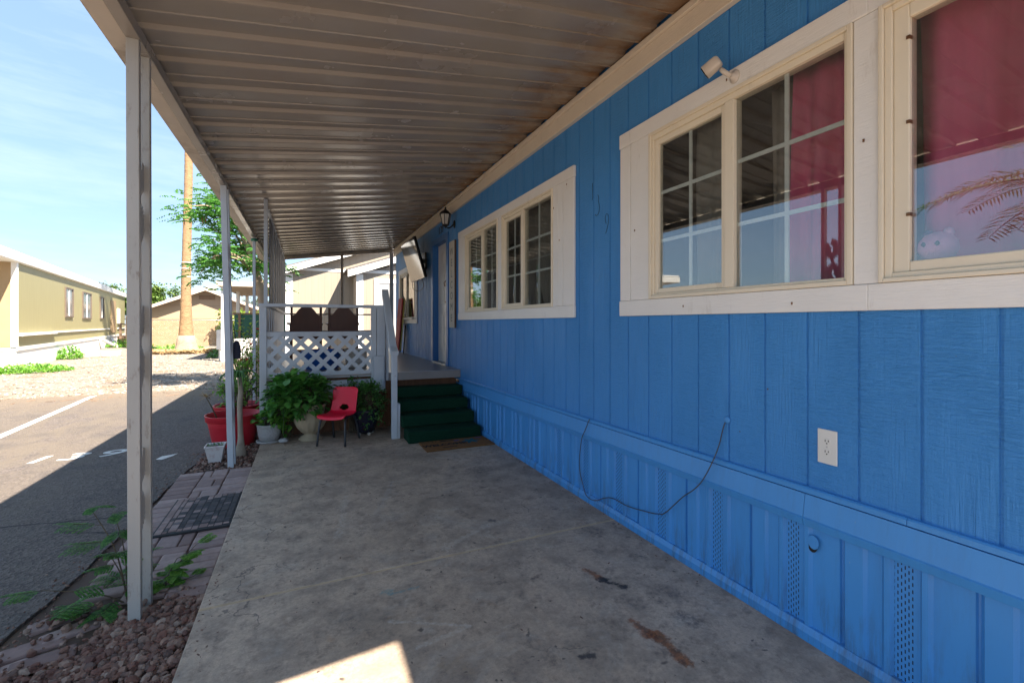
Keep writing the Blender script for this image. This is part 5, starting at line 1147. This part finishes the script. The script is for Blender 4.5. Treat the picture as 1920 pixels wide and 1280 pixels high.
# block wall, chain link fence, peach house
m = MB(); m.box(-9.55, -2.0, 35.0, 35.2, ZG, .32); m.box(-9.95, -9.551, 34.98, 35.22, ZG, .42); tag(m.build('block_wall', M['block']), 'tan concrete block wall behind the palm trunk', 'wall')
cf = thing('chain_link_fence', 'thin chain link fence in front of the tan block wall', 'fence', (-8, 33.4, ZG))
for x in (-9.0, -6.75, -4.7, -2.6): m = MB(); m.tube([(x, 33.4, ZG), (x, 33.4, .22)], .03, 8); m.build('fence_post', M['steel'], cf)
m = MB(); m.tube([(-9.1, 33.4, .2), (-2.4, 33.4, .2)], .022, 6); m.build('top_rail', M['steel'], cf)
m = MB(); x = -9.0
while x < -2.4:
    for sg in (1, -1):
        xa_, xb_ = (x, x+1.63) if sg == 1 else (x+1.63, x)
        m.tube([(xa_, 33.4+.004*sg, ZG), (xb_, 33.4+.004*sg, .18)], .0018, 3, False)
    x += .14
m.build('wire_mesh', M['steel'], cf)
ph = thing('peach_house', 'peach stucco house with low gable roof behind the block wall', 'house', (-6.6, 44, ZG))
m = MB(); hx, pz, ez = 3.4, 2.45, 1.05
m.prism([(-6.6-hx, 40, ZG), (-6.6+hx, 40, ZG), (-6.6+hx, 40, ez), (-6.6, 40, pz), (-6.6-hx, 40, ez)], (0, 12, 0)); m.build('wall', M['peach'], ph)
m = MB(); k_ = (pz-ez)/hx; rake(39.4, -6.6-hx-.45, ez-.45*k_+.02, -6.6, pz+.02, .12, 13); rake(39.4, -6.6, pz+.02, -6.6+hx+2.2, pz+.02-(hx+2.2)*k_, .12, 13); m.build('roof', M['shingle'], ph)
m = MB(); rake(39.33, -6.6-hx-.47, ez-.47*k_-.06, -6.6, pz-.06, .22, .06); rake(39.33, -6.6, pz-.06, -6.6+hx+2.2, pz-.06-(hx+2.2)*k_, .22, .06); m.build('fascia', pm('pale_peach_fascia', (.55, .45, .38), .6, .05), ph)
m = MB(); m.box(-7.1, -6.1, 39.95, 39.999, 1.75, 2.05); m.build('gable_vent', M['brownwood'], ph)
m = MB(); m.box(-7.0, -6.4, 42, 42.6, 2.3, 2.85); m.build('chimney', M['tr_white'], ph)

# tall palm
PB = Vector((-5.35, 27.2, ZG)); pl = thing('palm_tree', 'tall fan palm with tan trunk and flared base in the gravel lot', 'palm tree', PB)
m = MB(); prof = [(0, .50), (.12, .46), (.5, .37), (.9, .31), (1.6, .255), (3, .215), (5, .190), (8, .175), (11, .165), (14, .16)]; n_ = 40; pts = []; rs = []
def pr_(h):
    for (a, ra), (b, rb) in zip(prof, prof[1:]):
        if h <= b: return ra+(rb-ra)*(h-a)/(b-a)
    return prof[-1][1]
def lean_(h): return Vector((.006*h-.035*math.sin(h*.5), 0, 0))
for k in range(150): h = k*14/149; pts.append(PB+lean_(h)+Vector((0, 0, h))); rs.append(pr_(h)*(1+.05*mnoise.noise(Vector((h*4, 2, 0)))+.025*math.sin(h*22)))
m.tube(pts, rs, 20); m.build('trunk', [M['palmbark']], pl)
m = MB(); m.lathe(PB, [(.57, 0), (.54, .10), (.47, .22), (.41, .5), (.34, .85)], 22, warp=lambda a, z: 1+.05*math.sin(a*5+z*3)+.02*math.sin(a*13)); m.build('trunk_boot', M['palmskirt'], pl)
def fan(mb, p, d, l, n, seed, hang=.2):
    rn = random.Random(seed); d = Vector(d).normalized(); s_ = d.cross(Vector((0, 0, 1))).normalized(); u = s_.cross(d)
    for k in range(n):
        a = (k/(n-1)-.5)*2.6; q = (d*math.cos(a)+s_*math.sin(a)).normalized(); w_ = q.cross(u).normalized()*.03*l
        e = p+q*l*rn.uniform(.85, 1.1)-Vector((0, 0, hang*l)); mid = p+q*l*.55
        i = [mb.vert(x) for x in (p, mid-w_, e, mid+w_)]; mb.face(i)
m = MB(); m.keep = True; sv = MB(); rn = random.Random(61); top = pts[-1]
for k in range(44):
    a = rn.uniform(0, 6.28); el = rn.uniform(-.9, 1.2); d_ = Vector((math.cos(a)*math.cos(el), math.sin(a)*math.cos(el), math.sin(el))); q = top+d_*rn.uniform(.9, 1.4); sv.tube([top, q], .025, 4, False); fan(m, q, d_, rn.uniform(.8, 1.1), 22, k)
m.build('crown', M['leaf_palm'], pl); sv.build('leaf_stalk', M['stem_green'], pl)
m = MB(); 
for zc in (4.15, 4.45, 3.75): m.lathe(PB+lean_(zc)+Vector((0, 0, zc)), [(pr_(zc)+.012, -.012), (pr_(zc)+.016, 0), (pr_(zc)+.012, .012)], 20)
m.build('tie_wire', M['tr_white'], pl)
m = MB(); m.keep = True; rn = random.Random(62)
for k in range(420):
    a = rn.uniform(3.4, 6.2); r_ = rn.uniform(.8, 1.7); x = PB.x+.1+r_*math.cos(a)*.95; y = PB.y+r_*math.sin(a)*.9; l = rn.uniform(.15, .4); b = rn.uniform(0, 6.3); m.obox((x, y, ZG+.04+rn.random()*.16), (l, .05, .012), (rn.uniform(-.3, .3), rn.uniform(-.3, .3), b))
tag(m.build('dry_frond_litter', M['straw']), kind='stuff')
m = MB(); rn = random.Random(63)
for k in range(12): a = 2.9+k*.33; m.obox((PB.x+.95*math.cos(a), PB.y+.85*math.sin(a), ZG+.07), (.42, .2, .16), (0, 0, a+1.57+rn.uniform(-.2, .2)))
tag(m.build('stone_ring', mat_island('tan_edging_stone', [(.36, .25, .14), (.45, .33, .2), (.3, .2, .12)], .9, 20, .5), bev=.03), 'ring of rough tan edging stones around the palm base', 'edging')

# feathery flame tree by the porch
FT = Vector((-1.0, 12.0, ZG)); ft = thing('flame_tree', 'feathery leaved tree with red brown pods beyond the porch corner', 'tree', FT)
fork = Vector((-1.02, 12.0, 1.15)); m = MB(); m.tube(smooth([FT, Vector((-.86, 12, -.2)), Vector((-.90, 12, .6)), fork], 6), [.13-.0025*k for k in range(19)], 12)
m.build('trunk', M['bark'], ft)
rn = random.Random(71); br = MB(); lv = MB(); lv.keep = True; pd = MB(); tips = []
main = []
for k in range(13):
    a = rn.uniform(0, 6.28); el = rn.uniform(.12, 1.3); ln = rn.uniform(1.0, 1.6)
    if k < 6: a = math.pi+rn.uniform(-.9, .9)
    t_ = fork+Vector((math.cos(a)*math.cos(el)*ln, math.sin(a)*math.cos(el)*ln*.8, math.sin(el)*ln*1.6-.1)); md = fork.lerp(t_, .5)+Vector((0, 0, .18)); pts = smooth([fork, md, t_], 5); br.tube(pts, [.042*(1-.85*i/(len(pts)-1)) for i in range(len(pts))], 6, False); main.append(pts)
    for j in range(5):
        i = rn.randint(3, len(pts)-1); q = pts[i]+Vector((rn.gauss(0, .38), rn.gauss(0, .38), rn.gauss(0, .3))); br.tube([pts[i], pts[i].lerp(q, .5)+Vector((0, 0, .06)), q], [.018, .012, .006], 4, False); tips.append(q)
    tips.append(t_)
for tp in tips:
    for k in range(15):
        a = rn.uniform(0, 6.28); d_ = Vector((math.cos(a), math.sin(a), rn.uniform(-.25, .5))); p = tp+Vector((rn.gauss(0, .12), rn.gauss(0, .12), rn.gauss(0, .12)))
        l_ = rn.uniform(.26, .42); rach = d_.normalized(); side = rach.cross(Vector((0, 0, 1))).normalized()
        for j in range(8):
            t = .2+.8*j/7; q = p+rach*l_*t-Vector((0, 0, .3*l_*t*t))
            for sg in (-1, 1):
                dd = (side*sg+rach*.5+Vector((0, 0, rn.uniform(-.15, .1)))).normalized(); pl_ = .095*math.sin(math.pi*(.25+.65*t)); w_ = dd.cross(Vector((rn.gauss(0, .6), rn.gauss(0, 1)-.7, rn.gauss(0, .7)))).normalized()*.017; e = q+dd*pl_-Vector((0, 0, pl_*.25)); md = q.lerp(e, .5)
                i = [lv.vert(x) for x in (q, md-w_, e, md+w_)]; lv.face(i)
    if rn.random() < .22:
        for q in range(1):
            p = tp+Vector((rn.gauss(0, .12), rn.gauss(0, .12), -.05)); e = p+Vector((rn.uniform(-.05, .05), rn.uniform(-.05, .05), -rn.uniform(.12, .26))); pd = MB(); pd.bar(p, e, .016, .006, (0, 1, 0)); pd.build('pod', M['pod'], ft)
br.build('limb', M['bark'], ft); lv.build('crown', M['leaf_tree'], ft)

# far trees
def far_tree(label, c, rad, n, seed, mat, ls, name='leafy_tree'):
    rn = random.Random(seed); o = thing(name, label, 'tree', (c[0], c[1], ZG)); m = MB(); m.keep = True; c = Vector(c); cl = []
    for k in range(26):
        th = rn.uniform(0, 6.28); ph = math.acos(rn.uniform(-.6, 1)); r_ = rn.uniform(.45, 1.0); cl.append((c+Vector((rad[0]*r_*math.sin(ph)*math.cos(th), rad[1]*r_*math.sin(ph)*math.sin(th), rad[2]*r_*math.cos(ph))), rn.uniform(.18, .42)*min(rad)))
    for k in range(n):
        p0, r_ = rn.choice(cl); p = p0+Vector((rn.gauss(0, r_*.5), rn.gauss(0, r_*.5), rn.gauss(0, r_*.45))); d_ = Vector((rn.uniform(-1, 1), rn.uniform(-1, 1), rn.uniform(-.8, .8)))
        leaf(m, p, d_, (0, 0, 1.01), ls*rn.uniform(.6, 1.3), ls*.5, .2, .3)
    m.build('crown', M[mat], o); b = MB(); b.tube([(c[0], c[1], ZG), (c[0]+.1, c[1], c[2]-rad[2]*.3)], [.22, .12], 8)
    for p0, r_ in cl[::3]: b.tube([(c[0]+.05, c[1], c[2]-rad[2]*.6), c.lerp(p0, .5)+Vector((0, 0, -.1)), p0], [.09, .05, .02], 5, False)
    b.build('trunk', M['bark'], o); return o
far_tree('bright green rounded tree beyond the block wall left of the palm', (-11.4, 46, 1.6), (2.1, 1.8, 1.75), 5200, 81, 'leaf_far', .26)
far_tree('smaller bright green tree beyond the end of the yellow trailer', (-14.2, 46, 1.4), (1.2, 1.2, 1.5), 2600, 82, 'leaf_far', .24)
far_tree('grey green tree rising above the trailer roof, taller one', (-20.4, 60, 2.8), (2.5, 2, 1.7), 2600, 83, 'leaf_dusk', .32)
far_tree('grey green tree above the far end of the trailer roof', (-18.2, 62, 2.0), (2.6, 2, 1.3), 2600, 84, 'leaf_dusk', .32)
far_tree('yellow flowering tree behind the carport posts', (-3.6, 34.2, -.2), (1.5, .8, 1.4), 2400, 85, 'leaf_yellow', .2)
far_tree('thin grey tree above the carport, far behind', (-4.2, 52, 1.4), (2.2, 1.5, 1.5), 900, 86, 'leaf_dusk', .3)
# low date palm just left of view, seen in the window reflections
dp = thing('feather_palm', 'feather palm left of view whose fronds reflect in the right window', 'palm tree', (-4.6, 1.75, ZG))
m = MB(); m.tube([(-4.6, 1.75, ZG), (-4.6, 1.75, 1.5)], [.28, .22], 14); m.build('trunk', M['palmbark'], dp); lv = MB(); lv.keep = True; sv = MB(); rn = random.Random(91)
for k in range(18): a = k*6.283/18+rn.uniform(-.1, .1); frond(lv, (-4.6, 1.75, 1.5), (math.cos(a), math.sin(a), rn.uniform(.15, .9)), (0, 0, 1), rn.uniform(2.0, 2.6), 38, .42, .024, .5, 1.0, sv, .016)
lv.build('crown', M['leaf_palm'], dp); sv.build('leaf_stalk', M['stem_green'], dp)
